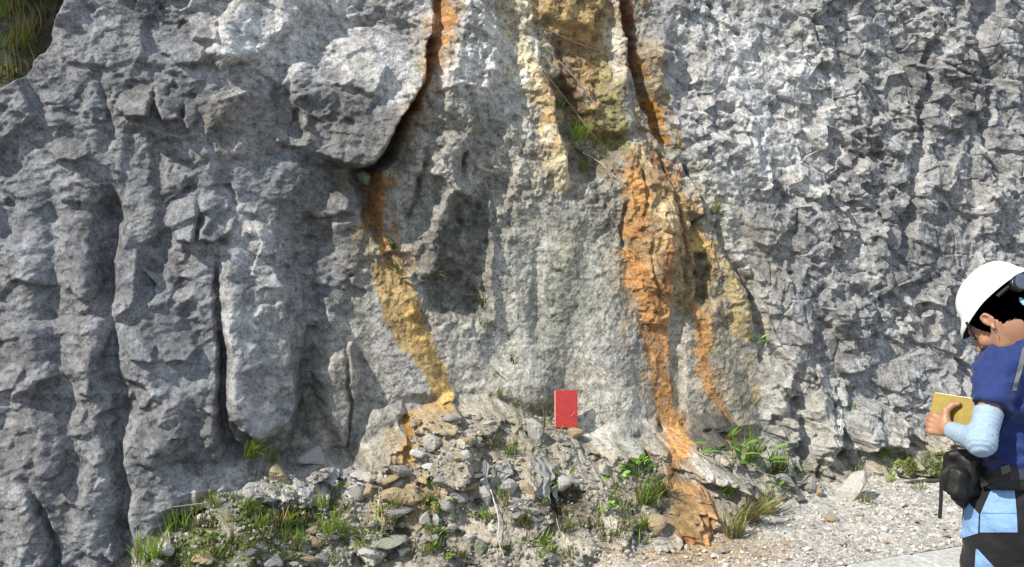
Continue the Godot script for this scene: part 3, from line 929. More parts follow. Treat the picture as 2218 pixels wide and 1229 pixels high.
		if mass > 0.001:
			e += mass * (0.070 * n_form.get_noise_2d(x * 5.0 + 90.0, y * 5.0) + 0.040 * big[0][i] + 0.036 * mid[0][i] - 0.016 * smoothstep(0.12, 0.0, mid[1][i]) + 0.014 * low[0][i])
		hh[i] += e
		# which piece this is
		if mass > 0.5:
			if not ids[i] in [ID_SLAB, ID_MOUND, ID_PALE, ID_BANK_BOULDER, ID_BOULDER, ID_BOULDER_RIGHT, ID_FOOT, ID_COLUMN]:
				ids[i] = ID_BANK
		elif ids[i] == 0 or ids[i] == ID_FOOT and mass > 0.9:
			if x < bl:
				ids[i] = ID_UPPER if t > 1.15 and x > rb else ID_RIB + (0 if x < ra else 1 if x < rb else 2 if x < rc else 3)
			elif x > br:
				ids[i] = ID_CHUNK + big[2][i]
			else:
				ids[i] = ID_WEDGE
	# colours
	var cr := PackedFloat32Array()
	var cg := PackedFloat32Array()
	var cb := PackedFloat32Array()
	cr.resize(NX)
	cg.resize(NX)
	cb.resize(NX)
	for i in NX:
		var x := sx[i]
		var left := smoothstep(bl + 0.03, bl - 0.03, x)
		var right := smoothstep(br - 0.05, br + 0.10, x)
		var c := Color(0.315, 0.300, 0.262).lerp(Color(0.222, 0.226, 0.236), left).lerp(Color(0.335, 0.334, 0.33), right)
		c = c.lerp(Color(0.30, 0.275, 0.225), bank[i])
		cr[i] = c.r
		cg[i] = c.g
		cb[i] = c.b
	for d: Dictionary in stains_and_shade:
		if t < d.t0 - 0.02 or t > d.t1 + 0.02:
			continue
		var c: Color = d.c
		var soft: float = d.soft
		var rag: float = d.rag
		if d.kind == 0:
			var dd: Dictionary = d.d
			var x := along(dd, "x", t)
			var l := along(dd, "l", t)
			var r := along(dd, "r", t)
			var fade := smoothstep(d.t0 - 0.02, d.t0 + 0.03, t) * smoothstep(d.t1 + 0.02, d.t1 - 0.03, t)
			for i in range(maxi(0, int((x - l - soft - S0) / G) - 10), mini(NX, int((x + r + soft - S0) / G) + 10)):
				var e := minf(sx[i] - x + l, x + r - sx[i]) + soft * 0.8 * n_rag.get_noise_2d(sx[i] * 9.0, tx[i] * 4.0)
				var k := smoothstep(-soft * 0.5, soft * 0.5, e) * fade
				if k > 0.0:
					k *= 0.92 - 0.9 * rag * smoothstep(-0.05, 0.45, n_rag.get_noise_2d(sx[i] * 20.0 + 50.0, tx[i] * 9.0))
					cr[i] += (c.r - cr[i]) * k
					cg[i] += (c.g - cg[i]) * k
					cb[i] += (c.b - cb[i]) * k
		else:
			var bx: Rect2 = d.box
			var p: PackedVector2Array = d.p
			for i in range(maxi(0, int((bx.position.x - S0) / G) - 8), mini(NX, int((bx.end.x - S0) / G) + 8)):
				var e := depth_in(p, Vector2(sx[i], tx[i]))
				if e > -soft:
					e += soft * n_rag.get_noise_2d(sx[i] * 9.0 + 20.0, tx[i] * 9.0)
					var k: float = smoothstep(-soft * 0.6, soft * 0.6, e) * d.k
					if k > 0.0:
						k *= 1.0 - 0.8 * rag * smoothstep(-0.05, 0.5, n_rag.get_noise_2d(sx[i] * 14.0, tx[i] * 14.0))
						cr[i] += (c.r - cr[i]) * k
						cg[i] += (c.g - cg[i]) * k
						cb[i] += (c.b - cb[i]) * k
	var pos := PackedVector3Array()
	var col := PackedColorArray()
	pos.resize(NX)
	col.resize(NX)
	for i in NX:
		var s := S0 + i * G
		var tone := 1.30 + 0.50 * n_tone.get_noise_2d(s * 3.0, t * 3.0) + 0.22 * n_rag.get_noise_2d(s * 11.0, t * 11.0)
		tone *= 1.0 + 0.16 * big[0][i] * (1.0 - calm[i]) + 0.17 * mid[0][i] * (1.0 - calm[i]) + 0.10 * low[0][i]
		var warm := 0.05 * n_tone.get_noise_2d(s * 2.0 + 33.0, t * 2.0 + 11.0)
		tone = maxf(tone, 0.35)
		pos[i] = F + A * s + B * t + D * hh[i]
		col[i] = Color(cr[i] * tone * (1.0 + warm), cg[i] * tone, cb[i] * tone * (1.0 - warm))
	row_p[j] = pos
	row_c[j] = col
	row_id[j] = ids

var row_n := []

func smooth_row(j: int):
	# wear: takes the sharpest teeth off every edge
	var out := PackedVector3Array()
	out.resize(NX)
	var lo := maxi(j - 1, 0) * NX
	var hi := mini(j + 1, NY - 1) * NX
	var mid := j * NX
	for i in NX:
		out[i] = grid_p[mid + i] * 0.56 + (grid_p[mid + mini(i + 1, NX - 1)] + grid_p[mid + maxi(i - 1, 0)] + grid_p[hi + i] + grid_p[lo + i]) * 0.11
	row_n[j] = out

func compute_normals(j: int):
	var out := PackedVector3Array()
	out.resize(NX)
	var lo := maxi(j - 1, 0) * NX
	var hi := mini(j + 1, NY - 1) * NX
	var mid := j * NX
	for i in NX:
		var u := grid_p[mid + mini(i + 1, NX - 1)] - grid_p[mid + maxi(i - 1, 0)]
		var v := grid_p[hi + i] - grid_p[lo + i]
		out[i] = u.cross(v).normalized()
	row_n[j] = out

var bins := {}
const BIN := 6.0

func build_rock():
	lay_out_features()
	lay_out_stains_and_shade()
	calm_at = at(1225, 690)
	row_p.resize(NY)
	row_c.resize(NY)
	row_id.resize(NY)
	row_n.resize(NY)
	var job := WorkerThreadPool.add_group_task(compute_row, NY)
	WorkerThreadPool.wait_for_group_task_completion(job)
	var colours := PackedColorArray()
	var ids := PackedInt32Array()
	for j in NY:
		grid_p.append_array(row_p[j])
		colours.append_array(row_c[j])
		ids.append_array(row_id[j])
	job = WorkerThreadPool.add_group_task(smooth_row, NY)
	WorkerThreadPool.wait_for_group_task_completion(job)
	grid_p = PackedVector3Array()
	for j in NY:
		grid_p.append_array(row_n[j])
	job = WorkerThreadPool.add_group_task(compute_normals, NY)
	WorkerThreadPool.wait_for_group_task_completion(job)
	for j in NY:
		grid_n.append_array(row_n[j])
	# where each line of sight meets the face, for setting plants and stones on it
	for j in range(0, NY, 2):
		for i in range(0, NX, 2):
			var k := j * NX + i
			var p := grid_p[k]
			if p.z > -0.5:
				continue
			var q := seen_at(p)
			var key := Vector2i(int(q.x / BIN), int(q.y / BIN))
			if not bins.has(key) or p.distance_squared_to(EYE) < grid_p[bins[key]].distance_squared_to(EYE):
				bins[key] = k
	# cut the face into its pieces
	var cells := {}
	for j in NY - 1:
		for i in NX - 1:
			var k := j * NX + i
			var id := ids[k]
			if not cells.has(id):
				cells[id] = PackedInt32Array()
			cells[id].append(k)
	var stamp := PackedInt32Array()
	stamp.resize(NX * NY)
	stamp.fill(-1)
	var face := thing("rock_face", "tall grey rock face streaked with cream and rust, cut beside the road", "rock face", Vector3.ZERO, "", "structure")
	var bank := thing("rubble_bank", "low bank of rubble, soil and moss at the foot of the rock face", "bank", Vector3.ZERO, "", "structure")
	var fractured: MeshInstance3D
	var called := {
		ID_SOIL: ["soil_slope", "dark overgrown slope behind the left corner of the rock"], ID_BLOCK: ["overhanging_block", "big pale grey block overhanging the dark fissure"],
		ID_PILLAR: ["rock_pillar", "smooth grey pillar bounded by a black crack"], ID_COLUMN: ["rock_column", ""], ID_HOLLOW: ["shaded_hollow", "dark hollow with its shade and damp painted in"],
		ID_RECESS: ["recess", "brown recess with grass"], ID_BOULDER: ["boulder", "dark grey rounded boulder under the rust streak"], ID_SLAB: ["rock_slab", "pale slanting slab"],
		ID_MOUND: ["rust_mound", "rust-orange mound at the foot of the seam"], ID_BOULDER_RIGHT: ["boulder", "grey boulder with a dark underside"], ID_RIB: ["rock_rib", ""], ID_RIB + 1: ["rock_rib", ""], ID_RIB + 2: ["rock_rib", ""], ID_RIB + 3: ["rock_rib", ""],
		ID_WEDGE: ["central_wedge", "pale grainy rock between the fissure and the rust seam"], ID_YELLOW: ["ochre_streak", ""], ID_RUST: ["rust_seam", ""], ID_PALE: ["pale_stone", "pale stone beside the rust mound"], ID_BANK_BOULDER: ["boulder", "cream boulder on the bank"], ID_FOOT: ["foot_block", ""], ID_UPPER: ["upper_slab", ""], ID_BANK: ["rubble_slope", ""],
	}
	var order := cells.keys()
	order.sort()
	for id: int in order:
		var list: PackedInt32Array = cells[id]
		var mesh := grid_mesh(list, stamp, colours)
		if id >= ID_CHUNK:
			if fractured == null:
				fractured = part("fractured_face", mesh, mats.rock, face)
			else:
				part("rock_block", mesh, mats.rock, fractured)
			continue
		var to: Node3D = bank if id in [ID_BANK, ID_BANK_BOULDER, ID_PALE, ID_MOUND, ID_SLAB] else face
		var o := part(called[id][0], mesh, mats.soil if id in [ID_SOIL, ID_BANK] else mats.rock, to)
		if called[id][1]:
			o.set_meta("label", called[id][1])
	build_surroundings(face)

func grid_mesh(list: PackedInt32Array, stamp: PackedInt32Array, colours: PackedColorArray) -> ArrayMesh:
	var v := PackedVector3Array()
	var n := PackedVector3Array()
	var c := PackedColorArray()
	var idx := PackedInt32Array()
	idx.resize(list.size() * 6)
	var seen := {}
	var w := 0
	for k in list:
		var q := [k, k + NX, k + NX + 1, k + 1]
		var e := [0, 0, 0, 0]
		for m in 4:
			var g: int = q[m]
			if seen.has(g):
				e[m] = seen[g]
			else:
				e[m] = v.size()
				seen[g] = v.size()
				v.append(grid_p[g])
				n.append(grid_n[g])
				c.append(colours[g])
		idx[w] = e[0]
		idx[w + 1] = e[1]
		idx[w + 2] = e[2]
		idx[w + 3] = e[0]
		idx[w + 4] = e[2]
		idx[w + 5] = e[3]
		w += 6
	var arr := []
	arr.resize(Mesh.ARRAY_MAX)
	arr[Mesh.ARRAY_VERTEX] = v
	arr[Mesh.ARRAY_NORMAL] = n
	arr[Mesh.ARRAY_COLOR] = c
	arr[Mesh.ARRAY_INDEX] = idx
	var mesh := ArrayMesh.new()
	mesh.add_surface_from_arrays(Mesh.PRIMITIVE_TRIANGLES, arr)
	return mesh

func build_surroundings(face: Node3D):
	# the cutting goes on above and to both sides of the part that was measured
	var st := SurfaceTool.new()
	st.begin(Mesh.PRIMITIVE_TRIANGLES)
	var s1 := S0 + (NX - 1) * G
	var t1 := T0 + (NY - 1) * G
	for r: Rect2 in [Rect2(S0 - 4.0, T0, 4.0, t1 - T0 + 3.0), Rect2(s1, T0, 5.0, t1 - T0 + 3.0), Rect2(S0, t1, s1 - S0, 3.0)]:
		var g := 0.05
		var nx := int(ceil(r.size.x / g))
		var ny := int(ceil(r.size.y / g))
		var gx := r.size.x / nx
		var gy := r.size.y / ny
		for j in ny:
			for i in nx:
				var p := []
				for c in [[0, 0], [0, 1], [1, 1], [1, 0]]:
					var s: float = r.position.x + (i + c[0]) * gx
					var t: float = r.position.y + (j + c[1]) * gy
					var es := clampf(s, S0, s1)
					var et := clampf(t, T0, t1)
					var away := smoothstep(0.0, 0.5, maxf(absf(s - es), absf(t - et)))
					var gi := clampi(int(round((es - S0) / G)), 0, NX - 1)
					var gj := clampi(int(round((et - T0) / G)), 0, NY - 1)
					var edge := grid_p[gj * NX + gi]
					var h := (edge - F - A * es - B * et).dot(D) / D.length_squared()
					h = lerpf(h, 0.10 * n_form.get_noise_2d(s * 1.5, t * 1.5) + 0.05 * n_chip.get_noise_2d(s * 3.0, t * 3.0) + 0.06, away)
					p.append(F + A * s + B * t + D * h)
				for m in [0, 1, 2, 0, 2, 3]:
					st.set_color(Color(0.3, 0.3, 0.29) * (1.0 + 0.3 * n_tone.get_noise_2d(p[m].x * 3.0, p[m].y * 3.0)))
					st.set_smooth_group(-1)
					st.add_vertex(p[m])
	st.generate_normals()
	part("outer_rock", st.commit(), mats.rock, face)

func hit(px: float, py: float) -> int:
	var a := Vector2i(int(px / BIN), int(py / BIN))
	for r in 6:
		for dy in range(-r, r + 1):
			for dx in range(-r, r + 1):
				var q := a + Vector2i(dx, dy)
				if bins.has(q):
					return bins[q]
	return 0

# ------------------------------------------------------------------ gravel strip, kerb and road

var KD := Vector3(cos(0.365), 0, -sin(0.365))
var KI := Vector3(-sin(0.365), 0, -cos(0.365))
var K0 := Vector3(1.478, 0, -4.07)

func gravel_height(u: float, w: float) -> float:
	return 0.015 - 0.18 * smoothstep(-0.85, -1.15, u) + 0.05 * smoothstep(0.25, 1.3, w) + 0.028 * smoothstep(0.02, 0.3, w) * n_form.get_noise_2d(u * 3.0, w * 3.0) + 0.010 * n_fine.get_noise_2d(u * 22.0, w * 22.0) * smoothstep(0.0, 0.1, w)

func sheet(u0: float, u1: float, w0: float, w1: float, g: float, high: Callable, tone: Callable) -> ArrayMesh:
	var nu := int(ceil((u1 - u0) / g)) + 1
	var nw := int(ceil((w1 - w0) / g)) + 1
	var v := PackedVector3Array()
	var n := PackedVector3Array()
	var c := PackedColorArray()
	var idx := PackedInt32Array()
	for b in nw:
		for a in nu:
			var u := u0 + (u1 - u0) * a / (nu - 1)
			var w := w0 + (w1 - w0) * b / (nw - 1)
			var y: float = high.call(u, w)
			v.append(K0 + KD * u + KI * w + Vector3.UP * y)
			c.append(tone.call(u, w))
	for b in nw:
		for a in nu:
			var k := b * nu + a
			var x := v[b * nu + mini(a + 1, nu - 1)] - v[b * nu + maxi(a - 1, 0)]
			var z := v[mini(b + 1, nw - 1) * nu + a] - v[maxi(b - 1, 0) * nu + a]
			n.append(x.cross(z).normalized())
			if a < nu - 1 and b < nw - 1:
				idx.append_array(PackedInt32Array([k, k + nu, k + nu + 1, k, k + nu + 1, k + 1]))
	var arr := []
	arr.resize(Mesh.ARRAY_MAX)
	arr[Mesh.ARRAY_VERTEX] = v
	arr[Mesh.ARRAY_NORMAL] = n
	arr[Mesh.ARRAY_COLOR] = c
	arr[Mesh.ARRAY_INDEX] = idx
	var mesh := ArrayMesh.new()
	mesh.add_surface_from_arrays(Mesh.PRIMITIVE_TRIANGLES, arr)
	return mesh

func gravel_tone(u: float, w: float) -> Color:
	var c := Color(0.56, 0.54, 0.495) * (1.08 + 0.30 * n_tone.get_noise_2d(u * 4.0, w * 4.0) + 0.2 * n_speck.get_noise_2d(u * 60.0, w * 60.0)) * 0.92
	var p := K0 + KD * u + KI * w
	var rust := smoothstep(0.75, 0.1, Vector2(p.x - 0.85, (p.z + 4.35) * 1.6).length() + 0.15 * n_rag.get_noise_2d(u * 6.0, w * 6.0))
	return c.lerp(Color(0.44, 0.29, 0.13), rust * 0.75)

func bevel_box(size: Vector3, b: float, s: int) -> ArrayMesh:
	# a block with worn, chamfered edges
	var st := SurfaceTool.new()
	st.begin(Mesh.PRIMITIVE_TRIANGLES)
	var h := size / 2.0
	var corners := []
	for axis in 3:
		for side in [-1.0, 1.0]:
			var q := []
			for c in [[-1, -1], [-1, 1], [1, 1], [1, -1]]:
				var p := Vector3.ZERO
				p[axis] = h[axis] * side
				p[(axis + 1) % 3] = c[0] * (h[(axis + 1) % 3] - b)
				p[(axis + 2) % 3] = c[1] * (h[(axis + 2) % 3] - b)
				q.append(p)
			corners.append(q)
			add_face(st, q)
	for a in 3:
		var e := (a + 1) % 3
		var f := (a + 2) % 3
		for x in [-1.0, 1.0]:
			for y in [-1.0, 1.0]:
				var q := []
				for c in [[0, -1.0], [0, 1.0], [1, 1.0], [1, -1.0]]:
					var p := Vector3.ZERO
					p[a] = c[1] * (h[a] - b)
					p[e] = x * (h[e] - (b if c[0] == 1 else 0.0))
					p[f] = y * (h[f] - (b if c[0] == 0 else 0.0))
					q.append(p)
				add_face(st, q)
	for x in [-1.0, 1.0]:
		for y in [-1.0, 1.0]:
			for z in [-1.0, 1.0]:
				var g := Vector3(x * h.x, y * h.y, z * h.z)
				add_face(st, [g - Vector3(0, y * b, z * b), g - Vector3(x * b, 0, z * b), g - Vector3(x * b, y * b, 0)])
	st.generate_normals()
	return st.commit()

func add_face(st: SurfaceTool, q: Array, c := Color.WHITE):
	# a convex face wound so that it looks away from the middle of the shape
	var mid := Vector3.ZERO
	for p in q:
		mid += p
	var turned: bool = (q[1] - q[0]).cross(q[2] - q[0]).dot(mid) > 0.0
	st.set_smooth_group(-1)
	for k in range(1, q.size() - 1):
		for p in ([q[0], q[k + 1], q[k]] if turned else [q[0], q[k], q[k + 1]]):
			st.set_color(c)
			st.add_vertex(p)

func build_ground():
	solo("gravel_strip", sheet(-1.9, 3.6, 0.012, 2.05, 0.016, gravel_height, gravel_tone), mats.soil, "pale strip of gravel and dust between the kerb and the rock", "gravel", "", "structure")
	var road := sheet(-60.0, 60.0, -60.0, -0.40, 1.2, func(_u, _w): return -0.12, func(u, w): return Color(0.30, 0.30, 0.29) * (1.0 + 0.15 * n_tone.get_noise_2d(u * 0.7, w * 0.7)))
	solo("road", road, mats.concrete, "pale concrete road in front of the rock face", "road", "", "structure")
	var far := sheet(-150.0, 150.0, -150.0, 150.0, 12.0, func(_u, _w): return -0.75, func(_u, _w): return Color(0.12, 0.13, 0.07))
	solo("ground", far, mats.soil, "wide ground under the road and the rock", "ground", "", "structure")
	var kerb := thing("kerb", "light grey concrete kerb between the gravel strip and the road", "kerb", K0)
	kerb.rotation.y = 0.365
	for k in range(-6, 12):
		var size := Vector3(0.395, 0.24, 0.42)
		var o := part("kerb_stone", bevel_box(size, 0.012, k), mats.kerb, kerb)
		o.position = Vector3(-0.09 + k * 0.40, 0.02 - 0.12 + 0.002 * sin(k * 2.7), 0.20)
		o.rotation.z = 0.004 * sin(k * 1.9)

# ------------------------------------------------------------------ loose stones and pebbles

func stone_mesh(s: int, flat := 1.0, rings := 9) -> ArrayMesh:
	# a lump cut by a dozen random planes, its edges a little worn
	var r := RandomNumberGenerator.new()
	r.seed = s
	var planes := []
	for k in 10:
		var d := Vector3(r.randf_range(-1, 1), r.randf_range(-1, 1), r.randf_range(-1, 1)).normalized()
		planes.append([d, r.randf_range(0.36, 0.82)])
	var segs := rings * 2
	var pts := []
	for a in rings + 1:
		var row := []
		for b in segs:
			var th := PI * a / rings
			var ph := TAU * b / segs
			var d := Vector3(sin(th) * cos(ph), cos(th), sin(th) * sin(ph))
			var rad := 1.1
			for q in planes:
				var c: float = d.dot(q[0])
				if c > 0.05:
					rad = minf(rad, q[1] / c)
			rad *= 1.0 + 0.07 * n_form.get_noise_3d(d.x * 2.0 + s, d.y * 2.0, d.z * 2.0)
			row.append(d * rad * Vector3(1, flat, 1) * 0.5)
		pts.append(row)
	var st := SurfaceTool.new()
	st.begin(Mesh.PRIMITIVE_TRIANGLES)
	st.set_smooth_group(-1)
	for a in rings:
		for b in segs:
			var c := (b + 1) % segs
			for p in [pts[a][b], pts[a][c], pts[a + 1][c], pts[a][b], pts[a + 1][c], pts[a + 1][b]]:
				st.add_vertex(p)
	st.generate_normals()
	return st.commit()

var told := {}
var stone_shapes := []
var stone_mats := {}

func place_stone(px: float, py: float, w: float, h: float, kind: String, label: String, group := "", sink := 0.25, called := "stone"):
	if told.has(label):
		return
	told[label] = true
	var p: Vector3
	var k := hit(px, py)
	p = ground_or_face(px, py, k)
	var scale_px := (p - EYE).length() / FOCAL / 1.08
	var o := solo(called, stone_shapes[rng.randi() % stone_shapes.size()], stone_mats[kind], label, "stone", group)
	var sx := w * scale_px
	var sy := h * scale_px
	var sz := (sx * 0.55 + sy * 0.35) * rng.randf_range(0.8, 1.1)
	o.transform = Transform3D(Basis.from_euler(Vector3(rng.randf_range(-0.25, 0.25), rng.randf_range(-0.5, 0.5) + YAW, rng.randf_range(-0.3, 0.3))) * Basis.from_scale(Vector3(sx, sy, sz) * 1.12), p + Vector3(0, (0.5 - sink) * sy * 0.6, 0.10 * sz))

func ground_or_face(px: float, py: float, k: int) -> Vector3:
	# the nearer of the face and the gravel strip along a line of sight
	var d := sight(px, py)
	var best := grid_p[k]
	if d.y < -0.01:
		var at_y := 0.04
		for n in 4:
			var q := EYE + d * ((at_y - EYE.y) / d.y)
			var rel := q - K0
			var u := rel.dot(KD)
			var w := rel.dot(KI)
			if w < 0.0 or w > 1.9:
				return best
			at_y = gravel_height(u, w)
		var q := EYE + d * ((at_y - EYE.y) / d.y)
		if q.distance_squared_to(EYE) < best.distance_squared_to(EYE):
			return q
	return best

# what stones and weeds can be found by: a name, a place across, a place down
const MARKS := [["the red notebook", 1225, 886], ["the cream boulder", 978, 1030], ["the large brown-tan slab", 870, 1082], ["the smooth pillar's foot", 570, 960], ["the bright round-leaved plant", 1376, 1040], ["the rust-orange mound", 1505, 1130], ["the pale slanting slab", 1560, 1020], ["the crumpled grey sheeting", 1172, 1050], ["the mossy hollow", 560, 1150], ["the white round pebble", 436, 1134], ["the buttress at lower left", 300, 1150], ["the dark hole in the bank", 1240, 1105], ["the pale stone by the mound", 1415, 1180], ["the green-grey triangular stone", 1040, 1188], ["the mossy grey-green stone", 850, 1180], ["the dark squarish stone", 1734, 1086], ["the small cone of rock", 1838, 1090], ["the white stone on the gravel", 1984, 1096], ["the whitest kerb-side stone", 1746, 1192], ["the pinkish kerb-side stone", 1826, 1180], ["the rusty corner ledge", 908, 918], ["the person's trousers", 2085, 1140], ["the tan pointed stone", 600, 1042], ["the bright spreading tuft", 726, 1148], ["the loose soil tuft", 1064, 968]]

func whereabouts(px: float, py: float) -> String:
	var best := 1e9
	var m: Array
	for q in MARKS:
		var d := Vector2(px - q[1], py - q[2]).length()
		if d < best:
			best = d
			m = q
	var dx: float = px - m[1]
	var dy: float = py - m[2]
	var far := "just" if best < 50.0 else "some way" if best < 100.0 else "far"
	var way := ""
	if absf(dy) > 2.2 * absf(dx):
		way = "above" if dy < 0.0 else "below"
	elif absf(dx) > 2.2 * absf(dy):
		way = "left of" if dx < 0.0 else "right of"
	else:
		way = ("upper " if dy < 0.0 else "lower ") + ("left of" if dx < 0.0 else "right of")
	return "%s %s %s" % [far, way, m[0]]

func hue(kind: String) -> String:
	return {"grey": "mid-grey", "dark": "dark grey", "pale": "pale grey", "white": "white", "tan": "tan", "rust": "rusty", "pink": "pinkish", "sage": "greenish grey"}[kind]

func sized(w: float, small: float, large: float) -> String:
	return "small" if w < small else "large" if w > large else "middling"

func build_rubble():
	for k in 12:
		stone_shapes.append(stone_mesh(900 + k, 0.75 + 0.05 * (k % 5)))
	var g1: Texture2D = mats.rock.albedo_texture
	var g3: Texture2D = mats.rock.heightmap_texture
	for q in [["grey", 0.36, 0.35, 0.325], ["dark", 0.15, 0.148, 0.142], ["pale", 0.55, 0.53, 0.48], ["white", 0.76, 0.75, 0.72], ["tan", 0.46, 0.36, 0.22], ["rust", 0.42, 0.25, 0.11], ["pink", 0.52, 0.38, 0.29], ["sage", 0.34, 0.36, 0.28]]:
		stone_mats[q[0]] = surface(0.9, g1, g3, 0.25, 3.0, lin(q[1], q[2], q[3]), false, false)
	# stones that can be told from all the others
	var marked := [
		[792, 396, 56, 62, "sage", "grey-green stone wedged in the dark fissure under the overhanging block"],
		[600, 1042, 36, 52, "tan", "tan pointed stone on the grey rubble to the right of the grass under the pillar"],
		[436, 1134, 22, 24, "white", "bright white round pebble in the moss at the lower left"],
		[458, 1128, 34, 14, "white", "flat white chip right beside the round white pebble at lower left"],
		[472, 1160, 48, 16, "tan", "flat beige flake under the white pebbles at the lower left"],
		[1748, 1058, 42, 46, "grey", "light grey upright stone at the back of the gravel, behind the dark block"],
		[1734, 1086, 42, 30, "dark", "dark grey squarish stone at the back edge of the gravel"],
		[1773, 1072, 20, 38, "tan", "narrow upright tan stone right of the dark squarish stone"],
		[1702, 1078, 30, 18, "dark", "small dark stone left of the dark squarish stone, by the grass"],
		[1984, 1096, 30, 28, "white", "white stone on the gravel to the left of the hanging black strap"],
		[2066, 1112, 40, 22, "white", "white flat stone on the gravel next to the person's trousers"],
		[1746, 1192, 28, 16, "white", "white flat stone near the kerb, whitest in the gravel"],
		[1826, 1180, 26, 14, "pink", "pinkish flat stone in the middle of the gravel near the kerb"],
		[1796, 1126, 34, 14, "tan", "flat tan stone on the gravel below the small cone of rock"],
		[1918, 1178, 30, 12, "pink", "pale pink flake close behind the kerb joint"],
		[1700, 1180, 24, 16, "pink", "pinkish brown stone at the left end of the kerb"],
		[1792, 1150, 18, 12, "white", "small white chip in the middle of the gravel"],
		[946, 1132, 24, 54, "white", "thin white upright shard in the rubble under the cream boulder"],
		[912, 1128, 34, 50, "pale", "pale upright flake left of the thin white shard"],
		[1160, 944, 50, 84, "pale", "pale grey pointed slab standing left below the red notebook"],
		[1040, 1188, 40, 50, "sage", "pale green-grey triangular stone low in the bank at the centre"],
		[908, 918, 26, 34, "tan", "yellowish stone on the top corner of the rusty ledge"],
		[902, 984, 34, 30, "white", "whitish stone beside the rusty drip line"],
		[925, 1008, 40, 20, "white", "white stone lying on the cream boulder"],
		[870, 1082, 100, 54, "tan", "large brown-tan slab of rock in the rubble left of the cream boulder"],
		[858, 1122, 90, 34, "grey", "long flat grey stone under the large tan slab"],
		[812, 1140, 40, 34, "pale", "pale rounded stone at the left end of the long flat stone"],
		[800, 1072, 40, 44, "tan", "yellow-brown flake left of the large tan slab"],
		[834, 1044, 70, 22, "tan", "flat yellowish stone on top of the bank left of the cream boulder"],
		[1226, 962, 44, 14, "sage", "flat greenish stone below the red notebook"],
		[1276, 1076, 14, 12, "pink", "tiny pinkish pebble left of the round-leaved plant"],
		[1000, 1080, 70, 50, "grey", "grey angular rock under the cream boulder"],
		[850, 1180, 90, 44, "sage", "mossy grey-green stone at the bottom of the bank left of centre"],
		[875, 1205, 40, 24, "white", "pale stone by the bottom edge right of the mossy stone"],
		[668, 1005, 86, 56, "grey", "rounded grey rock at the foot of the column right of the pillar"],
		[1060, 1090, 36, 70, "pale", "pale grey upright splinter beside the hanging grey strip"],
		[1100, 1064, 50, 60, "pale", "broad pale splinter between the two grey strips of sheet"],
		[975, 915, 46, 20, "grey", "flat grey stone on the ledge right of the rusty corner"],
		[960, 940, 40, 24, "grey", "grey stone under the rusty ledge"],
		[1945, 1022, 18, 26, "pale", "pale upright chip under the dark-bottomed boulder"],
		[1842, 1078, 74, 112, "pale", "small upright pale cone of rock at the back of the gravel"],
		[1700, 1052, 50, 34, "grey", "low grey rock in front of the columnar bumps"],
	]
	for q in marked:
		if q[5]:
			place_stone(q[0], q[1], q[2], q[3], q[4], q[5])
	# the other stones of the bank, of its grey top and of the gravel
	for k in 105:
		var px := rng.randf_range(330.0, 1440.0)
		var py := rng.randf_range(1010.0, 1225.0)
		if px < 520.0 and py < 1240.0 - (px - 280.0) * 0.75:
			continue
		if px > 900.0 and px < 1300.0 and rng.randf() < 0.4:
			py -= 110.0
		var w := 13.0 + 50.0 * pow(rng.randf(), 1.8)
		var kind: String = ["grey", "grey", "pale", "pale", "dark", "tan"][rng.randi() % 6]
		place_stone(px, py, w, w * rng.randf_range(0.5, 0.95), kind, "%s %s bank stone %s" % [sized(w, 20, 36), hue(kind), whereabouts(px, py)], "stones in the rubble bank", 0.4)
	for k in 44:
		var px := rng.randf_range(895.0, 1060.0)
		var py := rng.randf_range(895.0, 1010.0)
		var w := rng.randf_range(12.0, 34.0)
		var kind: String = ["grey", "grey", "pale", "tan"][rng.randi() % 4]
		place_stone(px, py, w, w * rng.randf_range(0.5, 0.8), kind, "%s %s stone piled %s" % [sized(w, 18, 27), hue(kind), whereabouts(px, py)], "stones piled below the ochre streak", 0.35)
	for k in 28:
		var px := rng.randf_range(440.0, 800.0)
		var py := rng.randf_range(1030.0, 1095.0)
		var w := rng.randf_range(9.0, 22.0)
		var kind: String = ["grey", "pale", "pale", "grey"][rng.randi() % 4]
		place_stone(px, py, w, w * rng.randf_range(0.5, 0.8), kind, "%s %s flat-top stone %s" % [sized(w, 13, 18), hue(kind), whereabouts(px, py)], "stones on the flat top of the bank", 0.35)
	for k in 72:
		var px := rng.randf_range(1490.0, 2085.0)
		var py := rng.randf_range(1085.0, 1222.0)
		var w := rng.randf_range(8.0, 24.0) * (0.6 + 0.4 * (py - 1000.0) / 200.0)
		var kind: String = ["pale", "white", "grey", "tan", "pink", "pale", "grey"][rng.randi() % 7]
		place_stone(px, py, w, w * rng.randf_range(0.4, 0.7), kind, "%s %s gravel stone %s" % [sized(w, 10, 17), hue(kind), whereabouts(px, py)], "stones on the gravel strip", 0.2)
	# pebbles past counting
	var sets := [[], []]
	for k in 7600:
		var u := rng.randf_range(-1.2, 3.2)
		var w := 0.02 + 1.5 * pow(rng.randf(), 1.3)
		var sz := 0.005 + 0.034 * pow(rng.randf(), 3.6)
		var b := Basis.from_euler(Vector3(rng.randf() * TAU, rng.randf() * TAU, rng.randf() * TAU)) * Basis.from_scale(Vector3(sz, sz * rng.randf_range(0.5, 0.9), sz * rng.randf_range(0.6, 1.0)))
		var v := rng.randf_range(0.25, 0.68)
		sets[0].append([Transform3D(b, K0 + KD * u + KI * w + Vector3.UP * (gravel_height(u, w) + sz * 0.15)), Color(v, v * rng.randf_range(0.86, 1.0), v * rng.randf_range(0.70, 0.95))])
